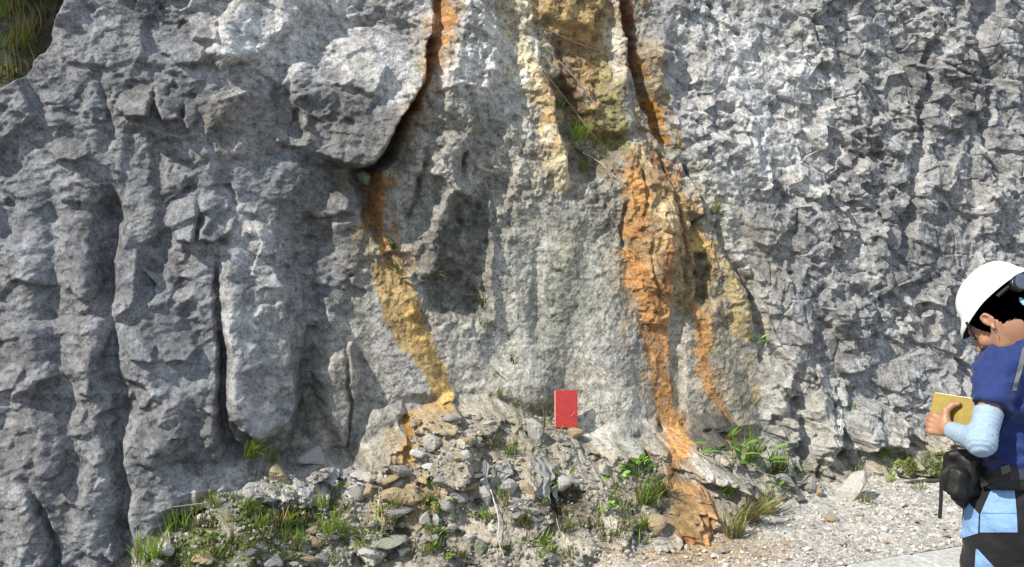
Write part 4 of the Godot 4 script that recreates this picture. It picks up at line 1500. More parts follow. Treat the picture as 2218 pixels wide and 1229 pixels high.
	for k in 9000:
		var px := rng.randf_range(300.0, 1460.0)
		var py := rng.randf_range(990.0, 1228.0)
		if px > 890.0 and px < 1250.0:
			py = rng.randf_range(900.0, 1228.0)
		elif px < 540.0 and py < 1235.0 - (px - 280.0) * 0.75:
			continue
		elif px > 1440.0 or (px > 560.0 and px < 890.0 and py < 1025.0):
			continue
		if n_form.get_noise_2d(px * 0.01, py * 0.01) < -0.22:
			continue
		var g := hit(px, py)
		var sz := 0.005 + 0.030 * pow(rng.randf(), 3.2)
		var b := Basis.from_euler(Vector3(rng.randf() * TAU, rng.randf() * TAU, rng.randf() * TAU)) * Basis.from_scale(Vector3(sz, sz * rng.randf_range(0.5, 0.9), sz * rng.randf_range(0.6, 1.0)))
		var v := rng.randf_range(0.14, 0.42)
		sets[1].append([Transform3D(b, grid_p[g] + Vector3(rng.randf_range(-0.01, 0.01), rng.randf_range(-0.01, 0.01), 0) + grid_n[g] * sz * 0.2), Color(v, v * rng.randf_range(0.9, 1.0), v * rng.randf_range(0.75, 0.95))])
	var pm := surface(0.92, null, null, 0.0, 1.0)
	scatter("gravel_pebbles", sets[0], stone_mesh(77, 0.8, 4), pm, "loose pebbles strewn over the gravel strip", "pebbles")
	scatter("bank_pebbles", sets[1], stone_mesh(78, 0.8, 4), pm, "small broken bits of rock strewn over the rubble bank", "pebbles")

func scatter(called: String, list: Array, mesh: Mesh, m: Material, label: String, category: String):
	var mm := MultiMesh.new()
	mm.transform_format = MultiMesh.TRANSFORM_3D
	mm.use_colors = true
	mm.mesh = mesh
	mm.instance_count = list.size()
	for k in list.size():
		mm.set_instance_transform(k, list[k][0])
		mm.set_instance_color(k, list[k][1])
	var o := MultiMeshInstance3D.new()
	o.name = numbered(called)
	o.multimesh = mm
	o.material_override = m
	add_child(o)
	tag(o, label, category, "", "stuff")

# ------------------------------------------------------------------ grass, leafy plants and moss

func blade(st: SurfaceTool, root: Vector3, lean: Vector3, length: float, width: float, droop: float, c: Color):
	var side := lean.cross(Vector3.UP).normalized()
	if side.length() < 0.1:
		side = Vector3.RIGHT
	side = side.rotated(Vector3.UP, rng.randf_range(-1.2, 1.2))
	var p := root
	var dir := lean.normalized()
	var segs := 6
	var prev := []
	for k in segs + 1:
		var f := float(k) / segs
		var w := width * (1.0 - pow(f, 1.7)) * (0.55 + 0.9 * f if f < 0.5 else 1.0)
		var tint := Color(c.r * (0.8 + 0.35 * f), c.g * (0.8 + 0.3 * f), c.b * (0.85 + 0.15 * f))
		var now := [p - side * w, p + side * w, tint]
		if k:
			for m in [[prev, 0], [now, 0], [now, 1], [prev, 0], [now, 1], [prev, 1]]:
				st.set_color(m[0][2])
				st.add_vertex(m[0][m[1]])
		prev = now
		p += dir * length / segs
		dir = (dir + Vector3.DOWN * droop / segs * (0.4 + 1.6 * f)).normalized()

func grass(px: float, py: float, length: float, count: int, c: Color, label: String, group := "", spread := 0.03, dry := 0.12, droop := 0.9, called := "grass_tuft"):
	if told.has(label):
		return
	told[label] = true
	var k := hit(px, py)
	count = int(count * 1.3)
	var p := ground_or_face(px, py, k)
	var n: Vector3 = grid_n[k] if p == grid_p[k] else Vector3.UP
	var grow := (Vector3.UP * 0.9 + n * 0.55).normalized()
	var st := SurfaceTool.new()
	st.begin(Mesh.PRIMITIVE_TRIANGLES)
	for b in count:
		var out := Vector3(rng.randf_range(-1, 1), 0, rng.randf_range(-0.6, 1)) * 0.75
		var root := A * rng.randf_range(-spread, spread) + Vector3(0, rng.randf_range(-spread, spread) * 0.3, rng.randf_range(-0.5, 0.5) * spread) - n * 0.006
		var v := rng.randf_range(0.7, 1.25)
		var cc := Color(c.r * v, c.g * v, c.b * v)
		if rng.randf() < dry:
			cc = Color(0.34, 0.27, 0.13) * v
		blade(st, root, grow + out * rng.randf_range(0.2, 1.0), length * rng.randf_range(0.55, 1.35), rng.randf_range(0.0022, 0.0052), droop * rng.randf_range(0.3, 1.5), cc)
	st.generate_normals()
	var t := thing(called, label, "grass", p, group)
	part("blades", st.commit(), mats.leaf, t)

func leaf_mesh(length: float, width: float, c: Color, bend: float, round_shape: bool) -> ArrayMesh:
	var st := SurfaceTool.new()
	st.begin(Mesh.PRIMITIVE_TRIANGLES)
	var segs := 8
	var rows := []
	for k in segs + 1:
		var f := float(k) / segs
		var w := width * (sqrt(maxf(0.0, 1.0 - pow(2.0 * f - 0.86, 2.0))) if round_shape else pow(sin(PI * pow(f, 0.75)), 0.9))
		if k == segs:
			w = 0.0
		var y := -bend * length * f * f
		rows.append([Vector3(-w, y + 0.25 * w, -length * f), Vector3(0, y, -length * f), Vector3(w, y + 0.25 * w, -length * f)])
	for k in segs:
		for m in 2:
			var q := [rows[k][m], rows[k][m + 1], rows[k + 1][m + 1], rows[k + 1][m]]
			var v := 1.0 if m == 0 else 0.88
			for p in [q[0], q[2], q[1], q[0], q[3], q[2]]:
				st.set_color(Color(c.r * v, c.g * v, c.b * v))
				st.add_vertex(p)
	st.generate_normals()
	return st.commit()

func tube(st: SurfaceTool, pts: Array, r0: float, r1: float, c := Color.WHITE, sides := 6):
	var prev := []
	for k in pts.size():
		var d: Vector3 = (pts[mini(k + 1, pts.size() - 1)] - pts[maxi(k - 1, 0)]).normalized()
		var a := d.cross(Vector3(0.3, 0.1, 1.0)).normalized()
		var b := a.cross(d).normalized()
		var r := lerpf(r0, r1, float(k) / maxi(1, pts.size() - 1))
		var now := []
		for m in sides:
			now.append(pts[k] + a * cos(TAU * m / sides) * r + b * sin(TAU * m / sides) * r)
		if k:
			for m in sides:
				var e := (m + 1) % sides
				for p in [prev[m], now[e], now[m], prev[m], prev[e], now[e]]:
					st.set_color(c)
					st.add_vertex(p)
		prev = now

func leafy(px: float, py: float, size: float, count: int, c: Color, round_shape: bool, label: String, height := 0.06):
	if told.has(label):
		return
	told[label] = true
	var k := hit(px, py)
	var p := ground_or_face(px, py, k)
	var n := grid_n[k]
	var t := thing("leafy_plant", label, "plant", p)
	var st := SurfaceTool.new()
	st.begin(Mesh.PRIMITIVE_TRIANGLES)
	var tips := []
	for b in count:
		var ang := TAU * b / count + rng.randf_range(-0.4, 0.4)
		var out := (A * cos(ang) + Vector3.UP * (0.35 + 0.5 * absf(sin(ang))) + n * (0.45 + 0.3 * sin(ang * 2.0))).normalized()
		var tip := out * height * rng.randf_range(0.6, 1.2) + Vector3.UP * height * 0.3
		tube(st, [-n * 0.01, tip * 0.5 + Vector3.UP * 0.006, tip], 0.0016, 0.001, Color(c.r * 0.7, c.g * 0.7, c.b * 0.6), 5)
		tips.append([tip, out])
	st.generate_normals()
	part("stem", st.commit(), mats.leaf, t)
	for q in tips:
		var v := rng.randf_range(0.8, 1.2)
		var o := part("leaf", leaf_mesh(size * rng.randf_range(0.75, 1.15), size * (0.42 if round_shape else 0.15 if size < 0.07 else 0.075), Color(c.r * v, c.g * v, c.b * v), rng.randf_range(0.15, 0.5), round_shape), mats.leaf, t)
		var z: Vector3 = -(q[1] + Vector3(0, -0.2, 0.25)).normalized()
		var face_up := (Vector3.UP * 0.75 + n * 0.7 + A * rng.randf_range(-0.3, 0.3)).normalized()
		var x := face_up.cross(z).normalized()
		o.transform = Transform3D(Basis(x, z.cross(x), z), q[0])

func build_plants():
	var green := Color(0.17, 0.28, 0.05)
	var bright := Color(0.27, 0.42, 0.06)
	var deep := Color(0.09, 0.15, 0.035)
	var olive := Color(0.22, 0.25, 0.09)
	# tufts that can be told apart by where they grow
	grass(540, 1000, 0.17, 60, bright, "bright green grass tuft under the foot of the smooth grey pillar")
	grass(585, 1006, 0.11, 22, green, "shorter green tuft right beside the bright tuft at the pillar's foot")
	grass(852, 545, 0.13, 22, deep, "dark drooping grass growing out of the rusty fissure", "", 0.02, 0.25, 1.8)
	grass(868, 592, 0.12, 18, deep, "dark tuft just below the drooping grass in the fissure", "", 0.02, 0.25, 2.0)
	grass(1048, 660, 0.12, 20, deep, "dark hanging grass at the edge of the dark hollow", "", 0.015, 0.2, 1.4)
	grass(1046, 705, 0.07, 14, green, "small tuft below the dark hollow")
	grass(1216, 230, 0.09, 16, green, "small tuft high on the left edge of the brown recess")
	grass(1256, 300, 0.15, 60, bright, "green grass in the middle of the brown recess", "", 0.05)
	grass(1296, 312, 0.12, 30, green, "grass on the right side of the brown recess", "", 0.05)
	grass(1262, 366, 0.10, 24, green, "lowest tuft in the brown recess", "", 0.03)
	grass(1548, 462, 0.14, 24, olive, "pale drooping tuft on the right edge of the rust seam", "", 0.02, 0.2, 1.6)
	grass(1552, 535, 0.07, 12, green, "small tuft under the pale drooping one beside the rust seam")
	grass(1572, 1072, 0.10, 60, bright, "dense bright tuft growing over the pale slanting slab", "", 0.045)
	grass(1610, 1130, 0.19, 130, olive, "large olive tuft right of the rust mound", "", 0.07, 0.35)
	grass(1650, 1110, 0.17, 90, olive, "dry-looking tuft at the edge of the gravel", "", 0.06, 0.45)
	grass(1590, 1165, 0.15, 70, olive, "low tuft at the foot of the rust mound by the gravel", "", 0.05, 0.4)
	grass(1628, 1000, 0.19, 60, green, "tall dark tuft under the right end of the rust seam", "", 0.04)
	grass(1690, 1020, 0.17, 60, deep, "dark tuft in the shade under the columnar bumps", "", 0.05)
	grass(1400, 1090, 0.15, 90, green, "green tuft under the round-leaved plant", "", 0.06)
	grass(1440, 1080, 0.16, 70, deep, "dark tuft left of the rust mound", "", 0.04, 0.3)
	grass(1330, 1080, 0.09, 26, green, "small tuft left of the round-leaved plant", "", 0.04)
	grass(1300, 1110, 0.07, 18, olive, "sparse tuft on the front of the bank right of the dark hole")
	grass(1360, 1140, 0.08, 26, olive, "olive tuft on the bank above the pale stone", "", 0.05, 0.4)
	grass(1064, 968, 0.09, 40, olive, "olive tuft in the loose soil left of the red notebook", "", 0.06, 0.3)
	grass(1104, 985, 0.08, 30, green, "green tuft to the right of the olive tuft in the loose soil", "", 0.04)
	grass(1084, 862, 0.09, 14, green, "thin tuft growing above the loose soil, left of the red notebook", "", 0.02)
	grass(1078, 810, 0.06, 10, olive, "sparse little tuft on the sandy slope")
	grass(1112, 780, 0.06, 14, deep, "small dark tuft in the notch of the sandy slope")
	grass(1120, 880, 0.07, 16, olive, "short tuft between the sandy slope and the red notebook", "", 0.03)
	grass(726, 1148, 0.11, 56, bright, "bright spreading tuft on the front of the bank left of centre", "", 0.06)
	grass(640, 1180, 0.09, 34, green, "tuft in the moss left of the bright spreading tuft", "", 0.05)
	grass(560, 1150, 0.08, 34, green, "tuft in the middle of the mossy hollow", "", 0.06)
	grass(640, 1080, 0.06, 14, bright, "small bright tuft on the flat grey top of the bank")
	grass(450, 1085, 0.06, 16, olive, "small tuft at the left end of the bank's top beside the rock")
	grass(380, 1150, 0.12, 30, green, "tuft bending over where the bank meets the buttress", "", 0.05)
	grass(330, 1215, 0.14, 50, bright, "bright tuft in the bottom left corner of the bank", "", 0.07)
	grass(440, 1215, 0.10, 36, green, "tuft by the bottom edge right of the bright corner tuft", "", 0.06)
	grass(860, 1030, 0.05, 10, olive, "tiny tuft by the rusty drip line")
	grass(940, 1060, 0.07, 14, green, "tuft growing against the left side of the cream boulder")
	grass(720, 650, 0.05, 8, green, "tiny tuft in the dark rock right of the pillar")
	grass(1170, 1200, 0.06, 14, bright, "small bright tuft at the bottom of the bank near the centre")
	grass(1860, 1035, 0.08, 20, olive, "tuft beside the small cone of rock", "", 0.03)
	grass(1932, 1045, 0.08, 18, bright, "yellow-green tuft under the dark-bottomed boulder", "", 0.03)
	grass(1878, 1090, 0.07, 20, olive, "sparse tuft on the gravel right of the small cone", "", 0.05)
	grass(1990, 1060, 0.06, 16, olive, "low tuft under the dark stick", "", 0.05)
	grass(1850, 885, 0.05, 18, green, "small tuft on top of the dark-bottomed boulder", "", 0.04)
	grass(1826, 985, 0.09, 18, deep, "dark tuft in the gap left of the dark-bottomed boulder", "", 0.02)
	grass(1394, 20, 0.10, 12, olive, "hanging tuft at the top edge above the rust crack", "", 0.02, 0.3, 2.2)
	grass(1176, 925, 0.15, 9, green, "few tall blades growing right beside the left edge of the red notebook", "", 0.012, 0.1, 0.6)
	for q in [[20, 30, 0.16, 40, bright, "tall green tuft at the very top left corner"], [62, 90, 0.17, 50, Color(0.38, 0.36, 0.15), "pale dry tuft in the middle of the overgrown corner"], [30, 110, 0.14, 44, bright, "tall tuft at the left edge of the overgrown corner"], [96, 40, 0.15, 26, olive, "dry tuft nearest the rock's edge at the top left"], [110, 10, 0.14, 24, deep, "dark tuft at the top edge beside the rock's left corner"], [16, 170, 0.12, 30, deep, "dark low tuft at the bottom of the overgrown corner"], [44, 160, 0.10, 20, olive, "small dry tuft by the lower rock edge of the overgrown corner"]]:
		grass(q[0], q[1], q[2], q[3], q[4], q[5], "grass behind the left corner", 0.06, 0.4)
	# weeds of the bank that nothing tells apart
	for k in 90:
		var px := rng.randf_range(400.0, 1440.0)
		var py := rng.randf_range(1085.0, 1225.0)
		if px < 520.0 and py < 1240.0 - (px - 280.0) * 0.75:
			py = 1215.0
		grass(px, py, rng.randf_range(0.05, 0.11), rng.randi_range(8, 22), [green, olive, bright, deep][rng.randi() % 4], "%s %s tuft %s" % [["low", "tall"][rng.randi() % 2], ["thin", "bushy"][rng.randi() % 2], whereabouts(px, py)], "weeds on the bank", 0.03, 0.3)
	# plants with broad leaves
	leafy(1376, 1040, 0.044, 16, Color(0.30, 0.50, 0.09), true, "bright round-leaved plant under the undercut rock left of the rust streak", 0.09)
	leafy(1335, 1050, 0.038, 8, Color(0.25, 0.44, 0.08), true, "smaller round-leaved plant left of the bright one", 0.06)
	leafy(1560, 985, 0.11, 8, Color(0.16, 0.30, 0.05), false, "plant with long pointed leaves beside the dark grey boulder", 0.08)
	leafy(1600, 990, 0.10, 6, Color(0.20, 0.33, 0.05), false, "plant with long pointed leaves at the end of the thin rust streak", 0.07)
	leafy(1640, 1020, 0.13, 10, Color(0.13, 0.25, 0.045), false, "dark plant with long blades in the shade left of the columnar bumps", 0.10)
	leafy(1585, 1010, 0.12, 8, Color(0.15, 0.29, 0.05), false, "long-bladed plant on top of the pale slanting slab", 0.09)
	leafy(1710, 1040, 0.09, 7, Color(0.13, 0.24, 0.045), false, "dark long-bladed plant at the right end of the shaded hollow", 0.06)
	leafy(1670, 1030, 0.10, 5, Color(0.24, 0.36, 0.06), false, "plant with one pale arching leaf under the columnar bumps", 0.07)
	leafy(1688, 1062, 0.05, 5, Color(0.18, 0.33, 0.04), false, "small bright plant at the back edge of the gravel", 0.03)
	leafy(1222, 1054, 0.08, 7, Color(0.24, 0.38, 0.04), false, "yellow-green broad-bladed plant above the dark hole in the bank", 0.05)
	leafy(1640, 752, 0.05, 9, Color(0.24, 0.40, 0.06), false, "bright green fern-like plant on the rock right of the rust seam", 0.05)
	leafy(936, 604, 0.05, 4, Color(0.28, 0.48, 0.05), false, "single bright leafy sprout at the edge of the dark hollow", 0.03)
	leafy(958, 1100, 0.055, 6, Color(0.17, 0.30, 0.05), false, "star-shaped little plant in front of the cream boulder", 0.03)
	leafy(880, 1126, 0.035, 5, Color(0.14, 0.28, 0.06), true, "tiny round-leaved plant on the long flat stone", 0.02)
	leafy(1908, 990, 0.045, 6, Color(0.20, 0.36, 0.05), true, "small leafy plant in the shade under the dark-bottomed boulder", 0.03)
	leafy(1930, 1020, 0.05, 7, Color(0.27, 0.38, 0.06), false, "yellow-green leafy plant left of the dark stick", 0.05)
	leafy(1176, 1190, 0.035, 5, Color(0.24, 0.38, 0.05), true, "small bright leafy plant at the foot of the bank near the centre", 0.03)
	leafy(606, 1070, 0.05, 6, Color(0.18, 0.32, 0.05), false, "leafy weed in front of the tan pointed stone", 0.03)
	for k in 30:
		var px := rng.randf_range(400.0, 1440.0)
		var py := rng.randf_range(1060.0, 1222.0)
		if px < 520.0 and py < 1240.0 - (px - 280.0) * 0.75:
			py = 1214.0
		var v := rng.randf_range(0.7, 1.2)
		leafy(px, py, rng.randf_range(0.022, 0.042), rng.randi_range(4, 8), Color(0.22 * v, 0.37 * v, 0.07 * v), k % 3 == 0, "small %s weed %s" % ["round-leaved" if k % 3 == 0 else "narrow-leaved", whereabouts(px, py)], 0.025)
	# moss: nobody could count it
	var list := []
	for k in 9000:
		var z := k % 4
		var px := rng.randf_range(400.0, 740.0) if z < 2 else rng.randf_range(290.0, 480.0) if z == 2 else rng.randf_range(1945.0, 2085.0)
		var py := rng.randf_range(1100.0, 1226.0) if z < 3 else rng.randf_range(985.0, 1050.0)
		if z == 2 and py < 1236.0 - (px - 280.0) * 0.6:
			continue
		if n_form.get_noise_2d(px * 0.018, py * 0.018) < 0.02:
			continue
		var g := hit(px, py)
		var sz := rng.randf_range(0.006, 0.016)
		var up := (grid_n[g] + Vector3(rng.randf_range(-0.8, 0.8), rng.randf_range(-0.2, 0.8), rng.randf_range(-0.8, 0.8))).normalized()
		var x := up.cross(Vector3(rng.randf(), rng.randf(), rng.randf())).normalized()
		var v := rng.randf_range(0.6, 1.3)
		list.append([Transform3D(Basis(x * sz, up * sz, x.cross(up) * sz), grid_p[g] + A * rng.randf_range(-0.012, 0.012) + B * rng.randf_range(-0.012, 0.012)), Color(0.13 * v, 0.165 * v, 0.03 * v)])
	var st := SurfaceTool.new()
	st.begin(Mesh.PRIMITIVE_TRIANGLES)
	for a in 3:
		var d := Vector3(cos(TAU * a / 3), 0.7, sin(TAU * a / 3))
		var e := Vector3(-d.z, 0.0, d.x) * 0.28
		for p in [Vector3.ZERO, d * 0.6 + e, d, Vector3.ZERO, d, d * 0.6 - e]:
			st.add_vertex(p)
	st.generate_normals()
	scatter("moss", list, st.commit(), mats.leaf, "low moss and creeping green cover on the rubble bank", "moss")

# ------------------------------------------------------------------ dry stems, a stick, scraps of sheet

func stem(called: String, pts: Array, r0: float, r1: float, c: Color, label: String, category: String, group := ""):
	# pts: places across and down; the stem runs over the surface there, a little off it
	var w := []
	for q in pts:
		var k := hit(q[0], q[1])
		w.append(ground_or_face(q[0], q[1], k) + D * (q[2] if q.size() > 2 else 0.012))
	var smooth := []
	for k in w.size() - 1:
		for m in 5:
			var f := m / 5.0
			smooth.append((w[k] as Vector3).cubic_interpolate(w[k + 1], w[maxi(k - 1, 0)], w[mini(k + 2, w.size() - 1)], f))
	smooth.append(w[-1])
	var st := SurfaceTool.new()
	st.begin(Mesh.PRIMITIVE_TRIANGLES)
	tube(st, smooth, r0, r1, c, 6)
	st.generate_normals()
	solo(called, st.commit(), mats.straw, label, category, group)

func scrap(px: float, py: float, w: float, h: float, s: int, label: String, m: Material, called := "plastic_scrap", category := "plastic scrap", fold := 0.35):
	# a torn, crumpled piece of sheet lying against whatever is behind it
	var r := RandomNumberGenerator.new()
	r.seed = s
	var k := hit(px, py)
	var p := ground_or_face(px, py, k)
	var sc := (p - EYE).length() / FOCAL
	var n := grid_n[k]
	var nu := 12
	var nv := 18
	var st := SurfaceTool.new()
	st.begin(Mesh.PRIMITIVE_TRIANGLES)
	var g := []
	for b in nv + 1:
		var f := float(b) / nv
		var row := []
		var wide := w * sc * (0.65 + 0.5 * n_form.get_noise_2d(s * 3.1, f * 2.5)) * (1.0 - 0.35 * f)
		var mid := w * sc * 0.45 * n_form.get_noise_2d(s * 7.7, f * 1.7)
		for a in nu + 1:
			var e := float(a) / nu - 0.5
			var ragged := 0.10 * n_fine.get_noise_2d(s + a * 0.8, 3.0) * h * sc * (1.0 if b == 0 or b == nv else 0.0)
			var lift := 0.018 + fold * w * sc * (0.5 * n_form.get_noise_2d(s + e * 3.2, f * 1.3) + 0.22 * n_form.get_noise_2d(s * 2.0 + e * 9.0, f * 4.0))
			row.append(A * (mid + e * wide) - B * ((f - 0.5) * h * sc + ragged) + D * lift)
		g.append(row)
	for b in nv:
		for a in nu:
			for q in [g[b][a], g[b][a + 1], g[b + 1][a + 1], g[b][a], g[b + 1][a + 1], g[b + 1][a]]:
				st.add_vertex(q)
	st.generate_normals()
	var o := solo(called, st.commit(), m, label, category)
	o.position = p + n * 0.008

func build_litter():
	var straw := Color(0.42, 0.34, 0.20)
	var grey := Color(0.33, 0.31, 0.27)
	stem("dry_straw", [[372, 1094, 0.03], [430, 1088, 0.03], [520, 1080, 0.02]], 0.0025, 0.0018, straw, "long pale straw lying across the left end of the bank's top", "dry stem")
	stem("dry_straw", [[1192, 936, 0.05], [1206, 908, 0.10], [1226, 880, 0.13]], 0.0022, 0.0012, Color(0.50, 0.30, 0.12), "orange dry stem leaning across the lower corner of the red notebook", "dry stem")
	stem("dry_straw", [[368, 1146, 0.03], [366, 1170, 0.04], [368, 1192, 0.03]], 0.0022, 0.0018, straw, "short upright straw at the lower left beside the buttress", "dry stem")
	stem("dry_root", [[824, 1064, 0.03], [826, 1120, 0.05], [832, 1180, 0.04], [838, 1226, 0.03]], 0.004, 0.002, Color(0.30, 0.24, 0.14), "thin brown root hanging straight down left of the large tan slab", "root")
	stem("dry_root", [[1062, 1056, 0.04], [1068, 1110, 0.06], [1076, 1160, 0.06], [1086, 1200, 0.04]], 0.0045, 0.002, Color(0.44, 0.42, 0.37), "long pale root hanging over the bank below the grey strip of sheet", "root")
	stem("dry_root", [[1082, 1028, 0.03], [1090, 1052, 0.04], [1098, 1076, 0.03]], 0.003, 0.0015, grey, "short root between the two pieces of grey sheet", "root")
	stem("dry_root", [[1196, 1100, 0.05], [1202, 1130, 0.06], [1206, 1160, 0.05]], 0.003, 0.0015, grey, "short pale root over the dark hole in the bank", "root")
	stem("dry_root", [[1256, 332, 0.03], [1290, 350, 0.04], [1330, 384, 0.03]], 0.004, 0.002, Color(0.42, 0.36, 0.24), "thin root slanting down out of the brown recess", "root")
	stem("dry_root", [[1172, 150, 0.03], [1220, 210, 0.05], [1270, 280, 0.05], [1300, 312, 0.03]], 0.006, 0.003, Color(0.26, 0.20, 0.13), "long dark root slanting across the upper part of the brown recess", "root")
	stem("dry_root", [[1200, 130, 0.03], [1250, 180, 0.05], [1292, 236, 0.04]], 0.004, 0.002, Color(0.30, 0.23, 0.15), "thinner root above the long dark one in the brown recess", "root")
	stem("dry_root", [[1180, 60, 0.02], [1240, 95, 0.05], [1300, 110, 0.03]], 0.005, 0.003, Color(0.30, 0.22, 0.13), "root under the brown brow at the top of the recess", "root")
	stem("dry_root", [[1490, 968, 0.04], [1530, 990, 0.05], [1556, 1008, 0.03]], 0.004, 0.003, grey, "grey root lying on the upper end of the pale slanting slab", "root")
	stem("dry_root", [[1864, 1025, 0.02], [1876, 1058, 0.04], [1888, 1092, 0.02]], 0.003, 0.0015, straw, "bent straw right of the small cone of rock", "dry stem")
	stem("dry_root", [[1290, 1080, 0.03], [1300, 1106, 0.05], [1310, 1126, 0.03]], 0.003, 0.0015, straw, "bent straw right of the dark hole in the bank", "dry stem")
	for q in [[66, 60, 20, "middle"], [88, 10, 24, "highest"], [40, 96, 30, "leftmost"], [78, 96, 26, "lowest right"]]:
		stem("dry_stalk", [[q[0], q[1] + q[2] * 2, 0.02], [q[0] - 3, q[1] + q[2], 0.05], [q[0] - 8, q[1], 0.07]], 0.0025, 0.0012, straw, "%s pale dry stalk in the grass behind the rock's left corner" % q[3], "dry stem", "stalks behind the left corner")
	# the dark stick by the person's bag
	var stick := thing("stick", "dark weathered stick lying on the rubble left of the waist bag", "stick", Vector3.ZERO)
	var a := ground_or_face(1934, 1046, hit(1934, 1046)) + D * 0.03
	var b := ground_or_face(2060, 1034, hit(2060, 1034)) + D * 0.04
	var st := SurfaceTool.new()
	st.begin(Mesh.PRIMITIVE_TRIANGLES)
	tube(st, [a, a.lerp(b, 0.35) + Vector3.UP * 0.004, a.lerp(b, 0.7) - Vector3.UP * 0.003, b], 0.012, 0.016, Color(0.045, 0.04, 0.035), 8)
	st.generate_normals()
	part("shaft", st.commit(), mats.straw, stick)
	var st2 := SurfaceTool.new()
	st2.begin(Mesh.PRIMITIVE_TRIANGLES)
	tube(st2, [a + (a - b).normalized() * 0.02 + Vector3.UP * 0.01, a + Vector3.UP * 0.014, a.lerp(b, 0.22) + Vector3.UP * 0.014], 0.006, 0.009, Color(0.36, 0.32, 0.27), 7)
	st2.generate_normals()
	part("pale_splinter", st2.commit(), mats.straw, stick).set_meta("label", "pale split end")
	# scraps of sheeting
	var white := plain(Color(0.86, 0.86, 0.85), 0.5)
	white.backlight_enabled = true
	white.backlight = Color(0.5, 0.5, 0.5)
	scrap(1048, 1060, 22, 110, 3, "narrow grey strip of torn sheeting hanging over the bank right of the cream boulder", mats.sheet)
	scrap(1172, 1050, 62, 120, 8, "crumpled grey sheeting draped over the bank below the red notebook", mats.sheet)
	scrap(1204, 1062, 20, 70, 13, "pale torn end of sheeting at the right edge of the crumpled piece", white)
	scrap(1096, 1030, 40, 44, 17, "small crumpled grey piece of sheeting between the strip and the larger piece", mats.sheet)
	scrap(1116, 1098, 60, 40, 21, "low grey rag of sheeting on the front of the bank", mats.sheet)
	scrap(1822, 896, 22, 50, 31, "torn white plastic caught on the left edge of the dark-bottomed boulder", white)
	scrap(1816, 920, 20, 26, 37, "small white scrap under the torn white plastic by the boulder", white)
	scrap(1828, 930, 12, 28, 41, "little hanging white tag below the torn plastic by the boulder", white)

# ------------------------------------------------------------------ the red notebook against the rock

func book(t: Node3D, w: float, h: float, d: float, cover: Material, paper: Material):
	# stands upright: x across, y up, z towards the reader; its spine is on the right
	var front := part("front_cover", bevel_box(Vector3(w, h, 0.0028), 0.0008, 1), cover, t)
	front.position = Vector3(0, 0, d * 0.5)
	var back := part("back_cover", bevel_box(Vector3(w, h, 0.0028), 0.0008, 2), cover, t)
	back.position = Vector3(0, 0, -d * 0.5)
	var spine := part("spine", bevel_box(Vector3(0.003, h, d + 0.0028), 0.0008, 3), cover, t)
	spine.position = Vector3(w * 0.5 + 0.0016, 0, 0)
	var pages := part("pages", bevel_box(Vector3(w - 0.004, h - 0.006, d - 0.0032), 0.0006, 4), paper, t)
	pages.position = Vector3(-0.0005, 0, 0)

func build_notebooks():
	var cover := surface(0.42, mats.cloth.albedo_texture, null, 0.0, 6.0, lin(0.60, 0.055, 0.048), false, false)
	var paper := plain(lin(0.72, 0.66, 0.48), 0.9)
	var p := grid_p[hit(1225, 890)]
	var d := sight(1225.5, 886)
	# sized for where it leans: 52 by 82 hundredths of its distance
	var depth := -(p.z) - 0.10
	var c := EYE + d * (depth / -d.z)
	var px_m := FOCAL / depth
	var t := thing("red_notebook", "red hardback notebook leaning upright against the pale rock", "notebook", c)
	book(t, 50.0 / px_m, 81.0 / px_m, 0.016, cover, paper)
	t.transform.basis = Basis.from_euler(Vector3(-0.13, 0.26, -0.035))

# ------------------------------------------------------------------ the person: one continuous body, with clothes over it

func see(px: float, py: float, depth: float) -> Vector3:
	var d := sight(px, py)
	return EYE + d * (depth / -d.z)

